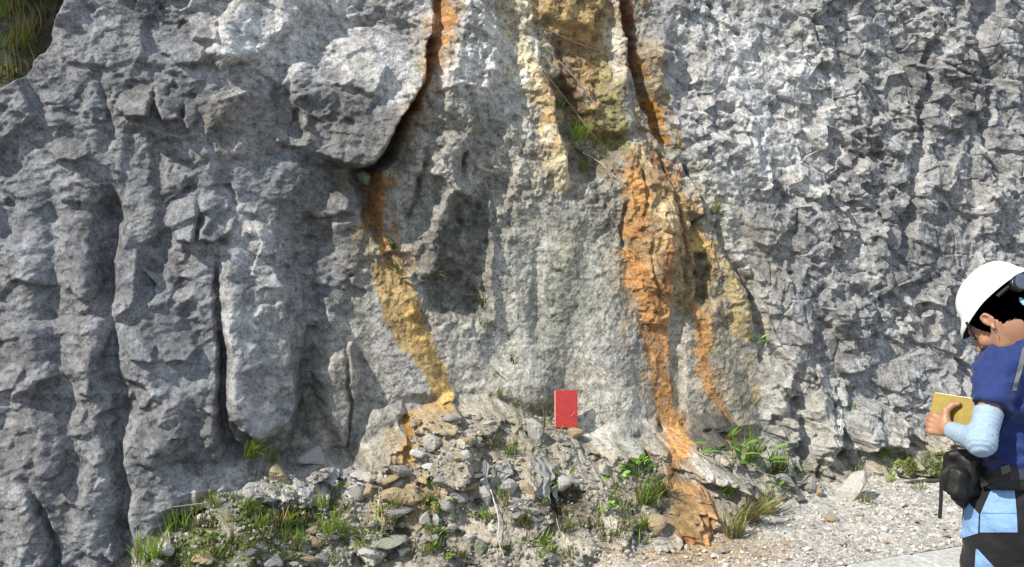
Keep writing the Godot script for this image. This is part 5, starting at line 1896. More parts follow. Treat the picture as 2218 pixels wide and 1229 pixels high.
class Field:
	# distances on a grid to tapered bones and rounded lumps, joined smoothly, meshed as surface nets
	var lo: Vector3
	var cell: float
	var n: Vector3i
	var v := PackedFloat32Array()
	var blend: float

	func _init(from: Vector3, to: Vector3, size: float, k: float):
		lo = from
		cell = size
		blend = k
		n = Vector3i(((to - from) / size).ceil()) + Vector3i.ONE
		v.resize(n.x * n.y * n.z)
		v.fill(0.3)

	func put(at: int, d: float):
		var o := v[at]
		var h := maxf(blend - absf(o - d), 0.0) / blend
		v[at] = minf(o, d) - h * h * blend * 0.25

	func bone(a: Vector3, b: Vector3, ra: float, rb: float):
		var reach := maxf(ra, rb) + blend + cell * 2.0
		var i0 := Vector3i(((a.min(b) - Vector3.ONE * reach - lo) / cell).floor()).clamp(Vector3i.ZERO, n - Vector3i.ONE)
		var i1 := Vector3i(((a.max(b) + Vector3.ONE * reach - lo) / cell).ceil()).clamp(Vector3i.ZERO, n - Vector3i.ONE)
		var ab := b - a
		var l2 := maxf(ab.length_squared(), 1e-9)
		for z in range(i0.z, i1.z + 1):
			for y in range(i0.y, i1.y + 1):
				for x in range(i0.x, i1.x + 1):
					var p := lo + Vector3(x, y, z) * cell
					var f := clampf((p - a).dot(ab) / l2, 0.0, 1.0)
					var d := p.distance_to(a + ab * f) - lerpf(ra, rb, f)
					put(x + n.x * (y + n.y * z), d)

	func lump(c: Vector3, axes: Basis, r: Vector3):
		var big := maxf(r.x, maxf(r.y, r.z))
		var least := minf(r.x, minf(r.y, r.z))
		var reach := Vector3.ONE * (big + blend + cell * 2.0)
		var i0 := Vector3i(((c - reach - lo) / cell).floor()).clamp(Vector3i.ZERO, n - Vector3i.ONE)
		var i1 := Vector3i(((c + reach - lo) / cell).ceil()).clamp(Vector3i.ZERO, n - Vector3i.ONE)
		for z in range(i0.z, i1.z + 1):
			for y in range(i0.y, i1.y + 1):
				for x in range(i0.x, i1.x + 1):
					var q := (lo + Vector3(x, y, z) * cell - c)
					var e := Vector3(q.dot(axes.x) / r.x, q.dot(axes.y) / r.y, q.dot(axes.z) / r.z)
					var k0 := e.length()
					var k1 := Vector3(e.x / r.x, e.y / r.y, e.z / r.z).length()
					var d := k0 * (k0 - 1.0) / k1 if k1 > 1e-6 else -least
					put(x + n.x * (y + n.y * z), d)

	func cut(point: Vector3, away: Vector3):
		# keeps what lies behind the plane
		for z in n.z:
			for y in n.y:
				for x in n.x:
					var k := x + n.x * (y + n.y * z)
					v[k] = maxf(v[k], (lo + Vector3(x, y, z) * cell - point).dot(away))

	func block(c: Vector3, axes: Basis, half: Vector3, r: float):
		var reach := Vector3.ONE * (half.length() + blend + cell * 2.0)
		var i0 := Vector3i(((c - reach - lo) / cell).floor()).clamp(Vector3i.ZERO, n - Vector3i.ONE)
		var i1 := Vector3i(((c + reach - lo) / cell).ceil()).clamp(Vector3i.ZERO, n - Vector3i.ONE)
		for z in range(i0.z, i1.z + 1):
			for y in range(i0.y, i1.y + 1):
				for x in range(i0.x, i1.x + 1):
					var q := (lo + Vector3(x, y, z) * cell - c)
					var e := Vector3(absf(q.dot(axes.x)), absf(q.dot(axes.y)), absf(q.dot(axes.z))) - half + Vector3.ONE * r
					put(x + n.x * (y + n.y * z), e.max(Vector3.ZERO).length() + minf(maxf(e.x, maxf(e.y, e.z)), 0.0) - r)

	func carve(c: Vector3, axes: Basis, r: Vector3):
		for z in n.z:
			for y in n.y:
				for x in n.x:
					var q := (lo + Vector3(x, y, z) * cell - c)
					var e := Vector3(q.dot(axes.x) / r.x, q.dot(axes.y) / r.y, q.dot(axes.z) / r.z)
					var k0 := e.length()
					if k0 < 1.6:
						var k := x + n.x * (y + n.y * z)
						v[k] = maxf(v[k], -(k0 - 1.0) * minf(r.x, minf(r.y, r.z)))

	func wrinkle(f: Callable):
		for z in n.z:
			for y in n.y:
				for x in n.x:
					var k := x + n.x * (y + n.y * z)
					if absf(v[k]) < cell * 4.0:
						v[k] += f.call(lo + Vector3(x, y, z) * cell)

	func mesh(paint: Callable) -> ArrayMesh:
		var at := {}
		var pts := PackedVector3Array()
		var idx := PackedInt32Array()
		var sx := 1
		var sy := n.x
		var sz := n.x * n.y
		var corner := [0, sx, sy, sx + sy, sz, sx + sz, sy + sz, sx + sy + sz]
		var where := [Vector3(0, 0, 0), Vector3(1, 0, 0), Vector3(0, 1, 0), Vector3(1, 1, 0), Vector3(0, 0, 1), Vector3(1, 0, 1), Vector3(0, 1, 1), Vector3(1, 1, 1)]
		var edges := [[0, 1], [2, 3], [4, 5], [6, 7], [0, 2], [1, 3], [4, 6], [5, 7], [0, 4], [1, 5], [2, 6], [3, 7]]
		for z in n.z - 1:
			for y in n.y - 1:
				for x in n.x - 1:
					var k := x + sy * y + sz * z
					if absf(v[k]) > cell * 2.5:
						continue
					var inside := 0
					for c in 8:
						if v[k + corner[c]] < 0.0:
							inside += 1
					if inside == 0 or inside == 8:
						continue
					var sum := Vector3.ZERO
					var count := 0
					for e in edges:
						var a: float = v[k + corner[e[0]]]
						var b: float = v[k + corner[e[1]]]
						if (a < 0.0) != (b < 0.0):
							sum += (where[e[0]] as Vector3).lerp(where[e[1]], a / (a - b))
							count += 1
					at[k] = pts.size()
					pts.append(lo + (Vector3(x, y, z) + sum / count) * cell)
		for k: int in at:
			for m in 3:
				var step: int = [sx, sy, sz][m]
				var u: int = [sy, sz, sx][m]
				var w: int = [sz, sx, sy][m]
				if (v[k] < 0.0) == (v[k + step] < 0.0):
					continue
				if not (at.has(k - u) and at.has(k - w) and at.has(k - u - w)):
					continue
				var q := [at[k], at[k - u], at[k - u - w], at[k - w]]
				if v[k] < 0.0:
					q.reverse()
				idx.append_array(PackedInt32Array([q[0], q[1], q[2], q[0], q[2], q[3]]))
		var nor := PackedVector3Array()
		nor.resize(pts.size())
		for k in range(0, idx.size(), 3):
			var f := (pts[idx[k + 2]] - pts[idx[k]]).cross(pts[idx[k + 1]] - pts[idx[k]])
			for m in 3:
				nor[idx[k + m]] += f
		var col := PackedColorArray()
		for k in pts.size():
			nor[k] = nor[k].normalized()
			col.append(paint.call(pts[k], nor[k]))
		var arr := []
		arr.resize(Mesh.ARRAY_MAX)
		arr[Mesh.ARRAY_VERTEX] = pts
		arr[Mesh.ARRAY_NORMAL] = nor
		arr[Mesh.ARRAY_COLOR] = col
		arr[Mesh.ARRAY_INDEX] = idx
		var me := ArrayMesh.new()
		if pts.size():
			me.add_surface_from_arrays(Mesh.PRIMITIVE_TRIANGLES, arr)
		return me

func build_person():
	var skin := Color(0.36, 0.19, 0.115)
	var fw := Vector3(-0.49, 0, -0.872).normalized()        # where the body faces
	var lf := Vector3(fw.z, 0, -fw.x)                        # towards the left shoulder
	var hip := see(2214, 1095, 2.74)
	var waist := see(2222, 965, 2.74)
	var chest := see(2228, 850, 2.74)
	var nape := see(2214, 728, 2.70)
	var sh_mid := see(2222, 772, 2.735)
	var sh_l := see(2164, 806, 2.66)
	var el_l := see(2126, 958, 2.56)
	var wr_l := see(2056, 930, 2.72)
	var sh_r := sh_mid - lf * 0.165 + fw * 0.02 - Vector3.UP * 0.02
	var wr_r := see(2100, 930, 2.93)
	var el_r := sh_r + Vector3(0.02, -0.24, -0.06)
	var hj_l := hip + lf * 0.088 - Vector3.UP * 0.03
	var hj_r := hip - lf * 0.088 - Vector3.UP * 0.03
	var road_y := -0.12
	var kn_l := Vector3(hj_l.x, road_y + 0.46, hj_l.z) + fw * 0.035 + lf * 0.01
	var kn_r := Vector3(hj_r.x, road_y + 0.46, hj_r.z) + fw * 0.02 - lf * 0.01
	var an_l := Vector3(kn_l.x, road_y + 0.085, kn_l.z) - fw * 0.03
	var an_r := Vector3(kn_r.x, road_y + 0.085, kn_r.z) - fw * 0.03
	# head: bowed and turned towards the book
	var hd := Vector3(-0.65, 0, -0.76)
	var tilt := deg_to_rad(50.0)
	var up_h := (Vector3.UP * cos(tilt) + hd * sin(tilt)).normalized()
	var fw_h := (hd * cos(tilt) - Vector3.UP * sin(tilt)).normalized()
	var lf_h := Vector3(hd.z, 0, -hd.x)
	var head_axes := Basis(lf_h, up_h, -fw_h)
	var rim := see(2160, 650, 2.72)
	var head := rim - up_h * 0.040 + fw_h * 0.040
	var person := thing("person", "person in a white helmet and navy shirt reading a notebook, back half turned", "person", Vector3(hip.x, road_y, hip.z))
	var base := person.position
	var me := func(called: String, mesh: Mesh, m: Material, parent: Node3D = person) -> MeshInstance3D:
		var o := part(called, mesh, m, parent)
		if parent == person:
			o.position = -base
		return o
	var skin_mat := plain(Color.WHITE, 0.5)
	skin_mat.vertex_color_use_as_albedo = true
	skin_mat.subsurf_scatter_enabled = true
	skin_mat.subsurf_scatter_strength = 0.08
	var cloth := surface(0.85, mats.cloth.albedo_texture, null, 0.0, 9.0)
	cloth.rim_enabled = true
	cloth.rim = 0.15
	# --- the body
	var st := SurfaceTool.new()
	var lo := Vector3(hip.x - 0.62, road_y - 0.02, hip.z - 0.45)
	var hi := Vector3(hip.x + 0.42, 1.50, hip.z + 0.42)
	var f := Field.new(lo, hi, 0.012, 0.03)
	for s in [-1.0, 1.0]:
		f.bone(hip + lf * 0.06 * s, waist + lf * 0.05 * s, 0.095, 0.085)
		f.bone(waist + lf * 0.05 * s, chest + lf * 0.06 * s, 0.085, 0.10)
		f.bone(chest + lf * 0.06 * s, sh_mid + lf * 0.07 * s, 0.10, 0.06)
	f.bone(sh_mid, nape, 0.06, 0.054)
	f.bone(nape, head - up_h * 0.03 - fw_h * 0.02, 0.052, 0.05)
	for q in [[sh_l, el_l, wr_l], [sh_r, el_r, wr_r]]:
		f.bone(sh_mid.lerp(q[0], 0.6), q[0], 0.055, 0.05)
		f.bone(q[0], q[1], 0.038, 0.031)
		f.bone(q[1], q[2], 0.031, 0.022)
	for q in [[hj_l, kn_l, an_l], [hj_r, kn_r, an_r]]:
		f.bone(q[0], q[1], 0.082, 0.055)
		f.bone(q[1], q[2], 0.052, 0.035)
		f.bone(q[2], q[2] + fw * 0.14 - Vector3.UP * 0.05, 0.036, 0.03)
	f.lump(head, head_axes, Vector3(0.070, 0.105, 0.088))
	var body_mesh := f.mesh(func(_p, _n): return skin)
	var body: MeshInstance3D = me.call("body", body_mesh, skin_mat)
	# --- head and face on a finer grid, joined to the body's mesh
	var hf := Field.new(head - Vector3.ONE * 0.17, head + Vector3.ONE * 0.17, 0.004, 0.02)
	hf.lump(head + up_h * 0.02 - fw_h * 0.012, head_axes, Vector3(0.070, 0.094, 0.088))
	hf.lump(head - up_h * 0.045 + fw_h * 0.028, head_axes, Vector3(0.054, 0.068, 0.060))
	hf.lump(head - up_h * 0.088 + fw_h * 0.066, head_axes, Vector3(0.022, 0.020, 0.020))
	hf.bone(head + up_h * 0.012 + fw_h * 0.088, head - up_h * 0.030 + fw_h * 0.106, 0.008, 0.013)
	hf.lump(head - up_h * 0.062 + fw_h * 0.086, head_axes, Vector3(0.022, 0.007, 0.010))
	hf.bone(nape, head - up_h * 0.03 - fw_h * 0.02, 0.052, 0.052)
	for s in [-1.0, 1.0]:
		hf.lump(head - up_h * 0.030 + fw_h * 0.062 + lf_h * 0.036 * s, head_axes, Vector3(0.022, 0.020, 0.022))
		hf.bone(head + up_h * 0.024 + fw_h * 0.082 + lf_h * 0.014 * s, head + up_h * 0.022 + fw_h * 0.068 + lf_h * 0.050 * s, 0.008, 0.007)
		hf.bone(head - up_h * 0.018 - fw_h * 0.004 + lf_h * 0.060 * s, head - up_h * 0.070 + fw_h * 0.035 + lf_h * 0.046 * s, 0.018, 0.016)
	for s in [-1.0, 1.0]:
		hf.carve(head + up_h * 0.004 + fw_h * 0.094 + lf_h * 0.031 * s, head_axes, Vector3(0.017, 0.010, 0.012))
	part("head", hf.mesh(func(p, _n):
		var q: Vector3 = p - head
		var lips := smoothstep(0.012, 0.006, absf(q.dot(up_h) + 0.062)) * smoothstep(0.078, 0.088, q.dot(fw_h)) * smoothstep(0.026, 0.018, absf(q.dot(lf_h)))
		return skin.lerp(Color(0.30, 0.11, 0.085), lips)), skin_mat, body)
	for s in [-1.0, 1.0]:
		# ears: a rim, a hollow and a lobe
		var ec: Vector3 = head - up_h * 0.004 - fw_h * 0.002 + lf_h * 0.077 * s
		var ef := Field.new(ec - Vector3.ONE * 0.055, ec + Vector3.ONE * 0.055, 0.003, 0.006)
		var prev := Vector3.ZERO
		for k in 9:
			var a := lerpf(-0.5, 3.9, k / 8.0)
			var p: Vector3 = ec + up_h * (0.021 * sin(a) + 0.003) - fw_h * (0.012 * -cos(a)) + lf_h * s * (0.005 + 0.004 * sin(a))
			if k:
				ef.bone(prev, p, 0.0038, 0.0038)
			prev = p
		ef.lump(ec - lf_h * 0.001 * s, head_axes, Vector3(0.0085, 0.022, 0.0135))
		ef.lump(ec - up_h * 0.023 + fw_h * 0.005 + lf_h * 0.006 * s, head_axes, Vector3(0.005, 0.008, 0.006))
		part("ear", ef.mesh(func(_p, _n): return Color(0.38, 0.19, 0.12)), skin_mat, body)
		# eyes, looking down at the page
		var eye := SphereMesh.new()
		eye.radius = 0.0115
		eye.height = 0.023
		eye.radial_segments = 16
		eye.rings = 8
		var eo := part("eye", eye, plain(Color(0.85, 0.83, 0.8), 0.2), body)
		eo.position = head + up_h * 0.004 + fw_h * 0.076 + lf_h * 0.031 * s
		var iris := SphereMesh.new()
		iris.radius = 0.006
		iris.height = 0.012
		iris.radial_segments = 12
		iris.rings = 6
		var io := part("iris", iris, plain(Color(0.06, 0.035, 0.02), 0.1), body)
		io.position = head + up_h * 0.002 + fw_h * 0.0835 + lf_h * 0.031 * s
		var lid := Field.new(eo.position - Vector3.ONE * 0.03, eo.position + Vector3.ONE * 0.03, 0.003, 0.004)
		lid.lump(eo.position + up_h * 0.002, head_axes, Vector3(0.0135, 0.0125, 0.0125))
		lid.cut(eo.position - up_h * 0.001, -up_h)
		part("eyelid", lid.mesh(func(_p, _n): return Color(0.32, 0.165, 0.10)), skin_mat, body)
		# earring
		var ring := TorusMesh.new()
		ring.inner_radius = 0.0035
		ring.outer_radius = 0.0055
		var ro: MeshInstance3D = me.call("earring", ring, plain(Color(0.75, 0.72, 0.68), 0.25, 0.9))
		ro.position = head - up_h * 0.044 + fw_h * 0.008 + lf_h * 0.086 * s - base
		ro.rotation = Vector3(PI / 2, 0.5, 0)
	# --- hair: a cap over the skull, gathered into a bun
	var bun := head - fw_h * 0.128 - up_h * 0.028
	var rf := Field.new(head - Vector3.ONE * 0.24, head + Vector3.ONE * 0.2, 0.005, 0.02)
	rf.lump(head + up_h * 0.026 - fw_h * 0.022, head_axes, Vector3(0.083, 0.102, 0.094))
	rf.bone(head - fw_h * 0.07 - up_h * 0.03, head - fw_h * 0.05 - up_h * 0.072, 0.045, 0.032)
	for s in [-1.0, 1.0]:
		rf.bone(head + up_h * 0.03 + fw_h * 0.03 + lf_h * 0.070 * s, head - up_h * 0.015 + fw_h * 0.025 + lf_h * 0.070 * s, 0.016, 0.008)
		rf.bone(head + up_h * 0.035 + lf_h * 0.072 * s, bun + fw_h * 0.04, 0.022, 0.02)
	rf.lump(bun, head_axes, Vector3(0.045, 0.042, 0.038))
	rf.cut(head + up_h * 0.035 + fw_h * 0.052, (fw_h + up_h * 0.15).normalized())
	rf.wrinkle(func(p):
		var q: Vector3 = p - bun
		var a := atan2(q.dot(lf_h), q.dot(up_h))
		return 0.0028 * sin(a * 40.0 + 4.0 * n_form.get_noise_3d(p.x * 9.0, p.y * 9.0, p.z * 9.0)))
	var hair_mat := plain(Color.WHITE, 0.4)
	hair_mat.vertex_color_use_as_albedo = true
	hair_mat.anisotropy_enabled = true
	hair_mat.anisotropy = 0.5
	me.call("hair", rf.mesh(func(_p, _n): return Color(0.026, 0.020, 0.017)), hair_mat)
	var strands := SurfaceTool.new()
	strands.begin(Mesh.PRIMITIVE_TRIANGLES)
	var cap_c := head + up_h * 0.026 - fw_h * 0.022
	var cap_r := Vector3(0.0845, 0.1035, 0.0955)
	var bun_dir := Vector3(0, (bun - cap_c).dot(up_h) / cap_r.y, -(bun - cap_c).dot(fw_h) / cap_r.z * -1.0)
	bun_dir = Vector3(0, (bun - cap_c).dot(up_h), (cap_c - bun).dot(fw_h)).normalized()
	for k in 420:
		var a := rng.randf_range(-1.75, 1.75)
		var from := Vector3(sin(a) * 0.96, cos(a) * 0.72 - 0.12, rng.randf_range(-0.60, -0.15)).normalized()
		if absf(a) > 1.25:
			from = Vector3(signf(a) * rng.randf_range(0.0, 0.8), -0.72, rng.randf_range(0.42, 0.8)).normalized()
		var line := []
		var shine := rng.randf_range(0.6, 2.2)
		for m in 9:
			var go := m / 8.0 * 0.94
			var dir := from.slerp(bun_dir, go) if from.angle_to(bun_dir) > 0.02 else from
			dir = dir.normalized()
			var lift := 1.0 + 0.012 * sin(k * 1.7 + m * 0.6) * (1.0 - go)
			line.append(cap_c + (lf_h * dir.x * cap_r.x + up_h * dir.y * cap_r.y - fw_h * dir.z * cap_r.z) * lift)
		tube(strands, line, 0.0016, 0.0011, Color(0.055, 0.042, 0.034) * shine, 4)
	strands.generate_normals()
	me.call("hair_strands", strands.commit(), hair_mat)
	var band := TorusMesh.new()
	band.inner_radius = 0.026
	band.outer_radius = 0.046
	var bo: MeshInstance3D = me.call("hair_band", band, plain(Color(0.56, 0.74, 0.84), 0.8))
	bo.transform = Transform3D(Basis(lf_h, fw_h, lf_h.cross(fw_h)), bun + fw_h * 0.030 - base)
	# --- helmet
	var shell := SurfaceTool.new()
	shell.begin(Mesh.PRIMITIVE_TRIANGLES)
	var inner := SurfaceTool.new()
	inner.begin(Mesh.PRIMITIVE_TRIANGLES)
	var rings := 22
	var segs := 48
	var rows_o := []
	var rows_i := []
	var hc := rim
	for a in rings + 1:
		var th := PI * 0.5 * a / rings
		var ro := []
		var ri := []
		for b in segs:
			var ph := TAU * b / segs
			var flat := cos(ph)
			var r_f := 0.119 if flat > 0 else 0.116
			var prof := pow(sin(th), 0.86)
			var x := 0.100 * sin(ph) * prof
			var z := r_f * flat * prof
			var y := 0.104 * pow(maxf(cos(th), 0.0), 0.90)
			# raised crown ridge, and the rim that widens into a peak in front
			y += 0.006 * exp(-pow(sin(ph) * prof * 5.0, 2.0)) * smoothstep(1.5, 0.9, th)
			var flare := smoothstep(0.86, 1.0, float(a) / rings)
			var peak := 0.010 + 0.032 * pow(maxf(flat, 0.0), 3.0)
			x += sin(ph) * flare * 0.010
			z += flat * flare * peak
			y -= flare * 0.010 * maxf(flat, 0.0)
			var w := hc + lf_h * x + fw_h * z + up_h * y
			ro.append(w)
			ri.append(hc + (w - hc) * (0.955 if flare < 0.01 else 0.985) - up_h * 0.0035)
		rows_o.append(ro)
		rows_i.append(ri)
	for a in rings:
		for b in segs:
			var c := (b + 1) % segs
			for p in [rows_o[a][b], rows_o[a][c], rows_o[a + 1][c], rows_o[a][b], rows_o[a + 1][c], rows_o[a + 1][b]]:
				shell.add_vertex(p)
			for p in [rows_i[a][b], rows_i[a + 1][c], rows_i[a][c], rows_i[a][b], rows_i[a + 1][b], rows_i[a + 1][c]]:
				inner.add_vertex(p)
	for b in segs:
		var c := (b + 1) % segs
		for p in [rows_o[rings][b], rows_o[rings][c], rows_i[rings][c], rows_o[rings][b], rows_i[rings][c], rows_i[rings][b]]:
			shell.add_vertex(p)
	shell.generate_normals()
	inner.generate_normals()
	var helmet := Node3D.new()
	helmet.name = "helmet"
	helmet.position = -base
	person.add_child(helmet)
	helmet.set_meta("label", "white hard hat with dark goggles on its back")
	part("helmet_shell", shell.commit(), plain(Color(0.93, 0.93, 0.93), 0.28), helmet)
	part("helmet_lining", inner.commit(), plain(Color(0.09, 0.08, 0.14), 0.7), helmet)
	# the goggles hang on the back of the helmet
	for s in [-0.25, 1.0]:
		var gc: Vector3 = hc - fw_h * 0.092 - up_h * 0.022 + lf_h * 0.045 * s
		var away: Vector3 = (lf_h * 0.45 * s - fw_h * 0.72 - up_h * 0.35).normalized()
		var g2 := SurfaceTool.new()
		g2.begin(Mesh.PRIMITIVE_TRIANGLES)
		var prev := []
		for k in 6:
			var now := []
			var rr: float = [0.0, 0.026, 0.030, 0.031, 0.027, 0.021][k]
			var dd: float = [-0.01, -0.01, 0.0, 0.014, 0.020, 0.018][k]
			var ax: Vector3 = away.cross(up_h).normalized()
			var ay: Vector3 = ax.cross(away)
			for m in 20:
				now.append(gc + ax * cos(TAU * m / 20) * rr * 1.25 + ay * sin(TAU * m / 20) * rr * 0.85 + away * dd)
			if k:
				for m in 20:
					var e := (m + 1) % 20
					for p in [prev[m], now[m], now[e], prev[m], now[e], prev[e]]:
						g2.add_vertex(p)
			prev = now
		g2.generate_normals()
		part("goggle_cup", g2.commit(), plain(Color(0.05, 0.06, 0.09), 0.35), helmet)
		var lens := SphereMesh.new()
		lens.radius = 0.026
		lens.height = 0.012
		var lo2 := part("goggle_lens", lens, plain(Color(0.30, 0.34, 0.42), 0.12, 0.2), helmet)
		var ax2: Vector3 = away.cross(up_h).normalized()
		lo2.transform = Transform3D(Basis(ax2, away, ax2.cross(away)), gc + away * 0.017)
	var gb := SurfaceTool.new()
	gb.begin(Mesh.PRIMITIVE_TRIANGLES)
	var strap := []
	for k in 15:
		var ph := lerpf(1.9, 4.4, k / 14.0)
		strap.append(hc + lf_h * 0.098 * sin(ph) + fw_h * 0.112 * cos(ph) - up_h * 0.016)
	tube(gb, strap, 0.006, 0.006, Color.WHITE, 8)
	gb.generate_normals()
	part("goggle_strap", gb.commit(), plain(Color(0.04, 0.045, 0.06), 0.7), helmet)
	var cs := SurfaceTool.new()
	cs.begin(Mesh.PRIMITIVE_TRIANGLES)
	tube(cs, [hc + fw_h * 0.085 + lf_h * 0.088 - up_h * 0.002, hc + fw_h * 0.098 + lf_h * 0.082 - up_h * 0.03, hc + fw_h * 0.110 + lf_h * 0.07 - up_h * 0.055], 0.004, 0.004)
	cs.generate_normals()
	part("chin_strap", cs.commit(), plain(Color(0.06, 0.06, 0.06), 0.8), helmet)
	# --- shirt
	var sf := Field.new(Vector3(hip.x - 0.36, waist.y - 0.12, hip.z - 0.32), Vector3(hip.x + 0.34, nape.y + 0.08, hip.z + 0.30), 0.0075, 0.035)
	for s in [-1.0, 1.0]:
		sf.bone(hip + lf * 0.062 * s, waist + lf * 0.055 * s, 0.110, 0.104)
		sf.bone(waist + lf * 0.055 * s, chest + lf * 0.062 * s, 0.104, 0.113)
		sf.bone(chest + lf * 0.062 * s, sh_mid + lf * 0.078 * s, 0.113, 0.066)
	sf.bone(sh_mid, nape, 0.080, 0.060)
	for s in [-1.0, 1.0]:
		sf.bone(nape - Vector3.UP * 0.01, sh_mid + lf * 0.09 * s - Vector3.UP * 0.02, 0.052, 0.052)
	for q in [[sh_l, el_l], [sh_r, el_r]]:
		sf.bone(sh_mid.lerp(q[0], 0.55), q[0], 0.064, 0.060)
		sf.bone(q[0], q[0].lerp(q[1], 0.62), 0.056, 0.053)
	sf.cut(waist - Vector3.UP * 0.055, Vector3.DOWN)
	for q in [[sh_l, el_l], [sh_r, el_r]]:
		var d: Vector3 = (q[1] - q[0]).normalized()
		var at_hem: Vector3 = q[0].lerp(q[1], 0.50)
		for z in sf.n.z:
			for y in sf.n.y:
				for x in sf.n.x:
					var p := sf.lo + Vector3(x, y, z) * sf.cell
					if p.distance_to(at_hem + d * 0.05) < 0.085:
						var k := x + sf.n.x * (y + sf.n.y * z)
						sf.v[k] = maxf(sf.v[k], (p - at_hem).dot(d)) if p.distance_to(at_hem + d * 0.05 ) < 0.075 else sf.v[k]
	sf.wrinkle(func(p):
		var armpit: float = (p - sh_l - Vector3(0.035, -0.10, 0.02)).length()
		var pull := sin(((p - sh_l).length() * 1.5 + p.y * 0.6) * 78.0 + 4.0 * n_form.get_noise_3d(p.x * 6.0, p.y * 6.0, p.z * 6.0))
		var crease: float = n_chip.get_noise_3d(p.x * 5.0 + p.y * 3.0, p.y * 7.0 - p.x * 3.0, p.z * 5.0)
		return 0.0055 * pull * smoothstep(0.24, 0.03, armpit) - 0.010 * smoothstep(0.1, 0.8, crease) + 0.006 * n_form.get_noise_3d(p.x * 9.0, p.y * 14.0, p.z * 9.0) + 0.005 * sin(p.y * 120.0 + 9.0 * n_form.get_noise_3d(p.x * 5.0, p.y * 3.0, p.z * 5.0)) * smoothstep(1.10, 0.98, p.y))
	me.call("shirt", sf.mesh(func(_p, _n): return Color(0.011, 0.030, 0.155)), cloth)
	me.call("shirt_panel", cloth_patch(sf, [[2216, 752], [2228, 756], [2203, 846], [2193, 848]], 0.003), surface(0.85, mats.cloth.albedo_texture, null, 0.0, 9.0, lin(0.16, 0.17, 0.19), false))
	# --- sleeve over the left forearm, and one on the right
	for q in [[sh_l, el_l, wr_l], [sh_r, el_r, wr_r]]:
		var a: Vector3 = q[0]
		var b: Vector3 = q[1]
		var c: Vector3 = q[2]
		var box_lo := a.min(b).min(c) - Vector3.ONE * 0.09
		var box_hi := a.max(b).max(c) + Vector3.ONE * 0.09
		var wf := Field.new(box_lo, box_hi, 0.0042, 0.03)
		wf.bone(a.lerp(b, 0.45), b, 0.0425, 0.0355)
		wf.bone(b, c, 0.0360, 0.0255)
		wf.cut(a.lerp(b, 0.56), (a - b).normalized())
		wf.cut(c + (b - c).normalized() * 0.012, (c - b).normalized())
		wf.wrinkle(func(p):
			var bend: float = p.distance_to(b)
			var fold := sin((p - b).dot((a - b).normalized()) * 430.0 + (p - b).dot((c - b).normalized()) * 150.0 + 5.0 * n_form.get_noise_3d(p.x * 10.0, p.y * 6.0, p.z * 10.0))
			return (0.0003 + 0.0015 * smoothstep(0.15, 0.03, bend)) * fold + 0.0015 * n_form.get_noise_3d(p.x * 18.0, p.y * 22.0, p.z * 18.0))
		me.call("arm_sleeve", wf.mesh(func(_p, _n): return Color(0.33, 0.45, 0.585)), cloth)
	# --- hands: each finger its own chain, closed on the notebook
	build_hand(person, base, wr_l, el_l, skin, skin_mat, body, true)
	build_hand(person, base, wr_r, el_r, skin, skin_mat, body, false)
	# --- trousers
	var tf := Field.new(Vector3(hip.x - 0.34, 0.34, hip.z - 0.32), Vector3(hip.x + 0.34, waist.y + 0.0, hip.z + 0.30), 0.0058, 0.04)
	var tl := Field.new(Vector3(hip.x - 0.34, road_y + 0.05, hip.z - 0.32), Vector3(hip.x + 0.34, 0.36, hip.z + 0.30), 0.012, 0.02)
	for s in [-1.0, 1.0]:
		tf.bone(hip + lf * 0.064 * s, waist + lf * 0.05 * s - Vector3.UP * 0.05, 0.112, 0.097)
	for q in [[hj_l, kn_l, an_l, 1.0], [hj_r, kn_r, an_r, -1.0]]:
		for g: Field in [tf, tl]:
			g.bone(q[0] + lf * 0.008 * q[3], q[1], 0.110, 0.086)
			g.bone(q[1], q[2], 0.082, 0.068)
	tf.cut(Vector3(0, 0.352, 0), Vector3.DOWN)
	tl.cut(Vector3(0, 0.352, 0), Vector3.UP)
	tl.cut(Vector3(0, road_y + 0.075, 0), Vector3.DOWN)
	tf.wrinkle(func(p): return 0.007 * n_form.get_noise_3d(p.x * 7.0, p.y * 11.0, p.z * 7.0) + 0.003 * sin(p.y * 70.0 + p.x * 50.0 + 5.0 * n_form.get_noise_3d(p.x * 5.0, p.y * 5.0, p.z * 5.0)))
	tl.wrinkle(func(p): return 0.008 * n_form.get_noise_3d(p.x * 7.0, p.y * 12.0, p.z * 7.0))
	var dark := Color(0.007, 0.007, 0.008)
	var blue := Color(0.25, 0.43, 0.72)
	me.call("trousers", tf.mesh(func(_p, _n): return dark), cloth)
	# the cloth is pieced together: pale blue hip panels round a black pocket, a blue gore over the knee
	var blue_mat := surface(0.8, mats.cloth.albedo_texture, null, 0.0, 9.0, lin(0.22, 0.39, 0.68), false)
	for q in [["hip_panel", [[2149, 1057], [2198, 1058], [2203, 1112], [2125, 1112]]], ["hip_panel", [[2124, 1113], [2203, 1113], [2205, 1154], [2123, 1154]]], ["front_panel", [[2092, 1082], [2121, 1114], [2119, 1156], [2080, 1168]]], ["knee_gore", [[2114, 1190], [2119, 1191], [2196, 1275], [2110, 1275]]]]:
		me.call(q[0], cloth_patch(tf, q[1], 0.003), blue_mat)
	me.call("trouser_leg", tl.mesh(func(_p, _n): return dark), cloth)
	var seam := SurfaceTool.new()
	seam.begin(Mesh.PRIMITIVE_TRIANGLES)
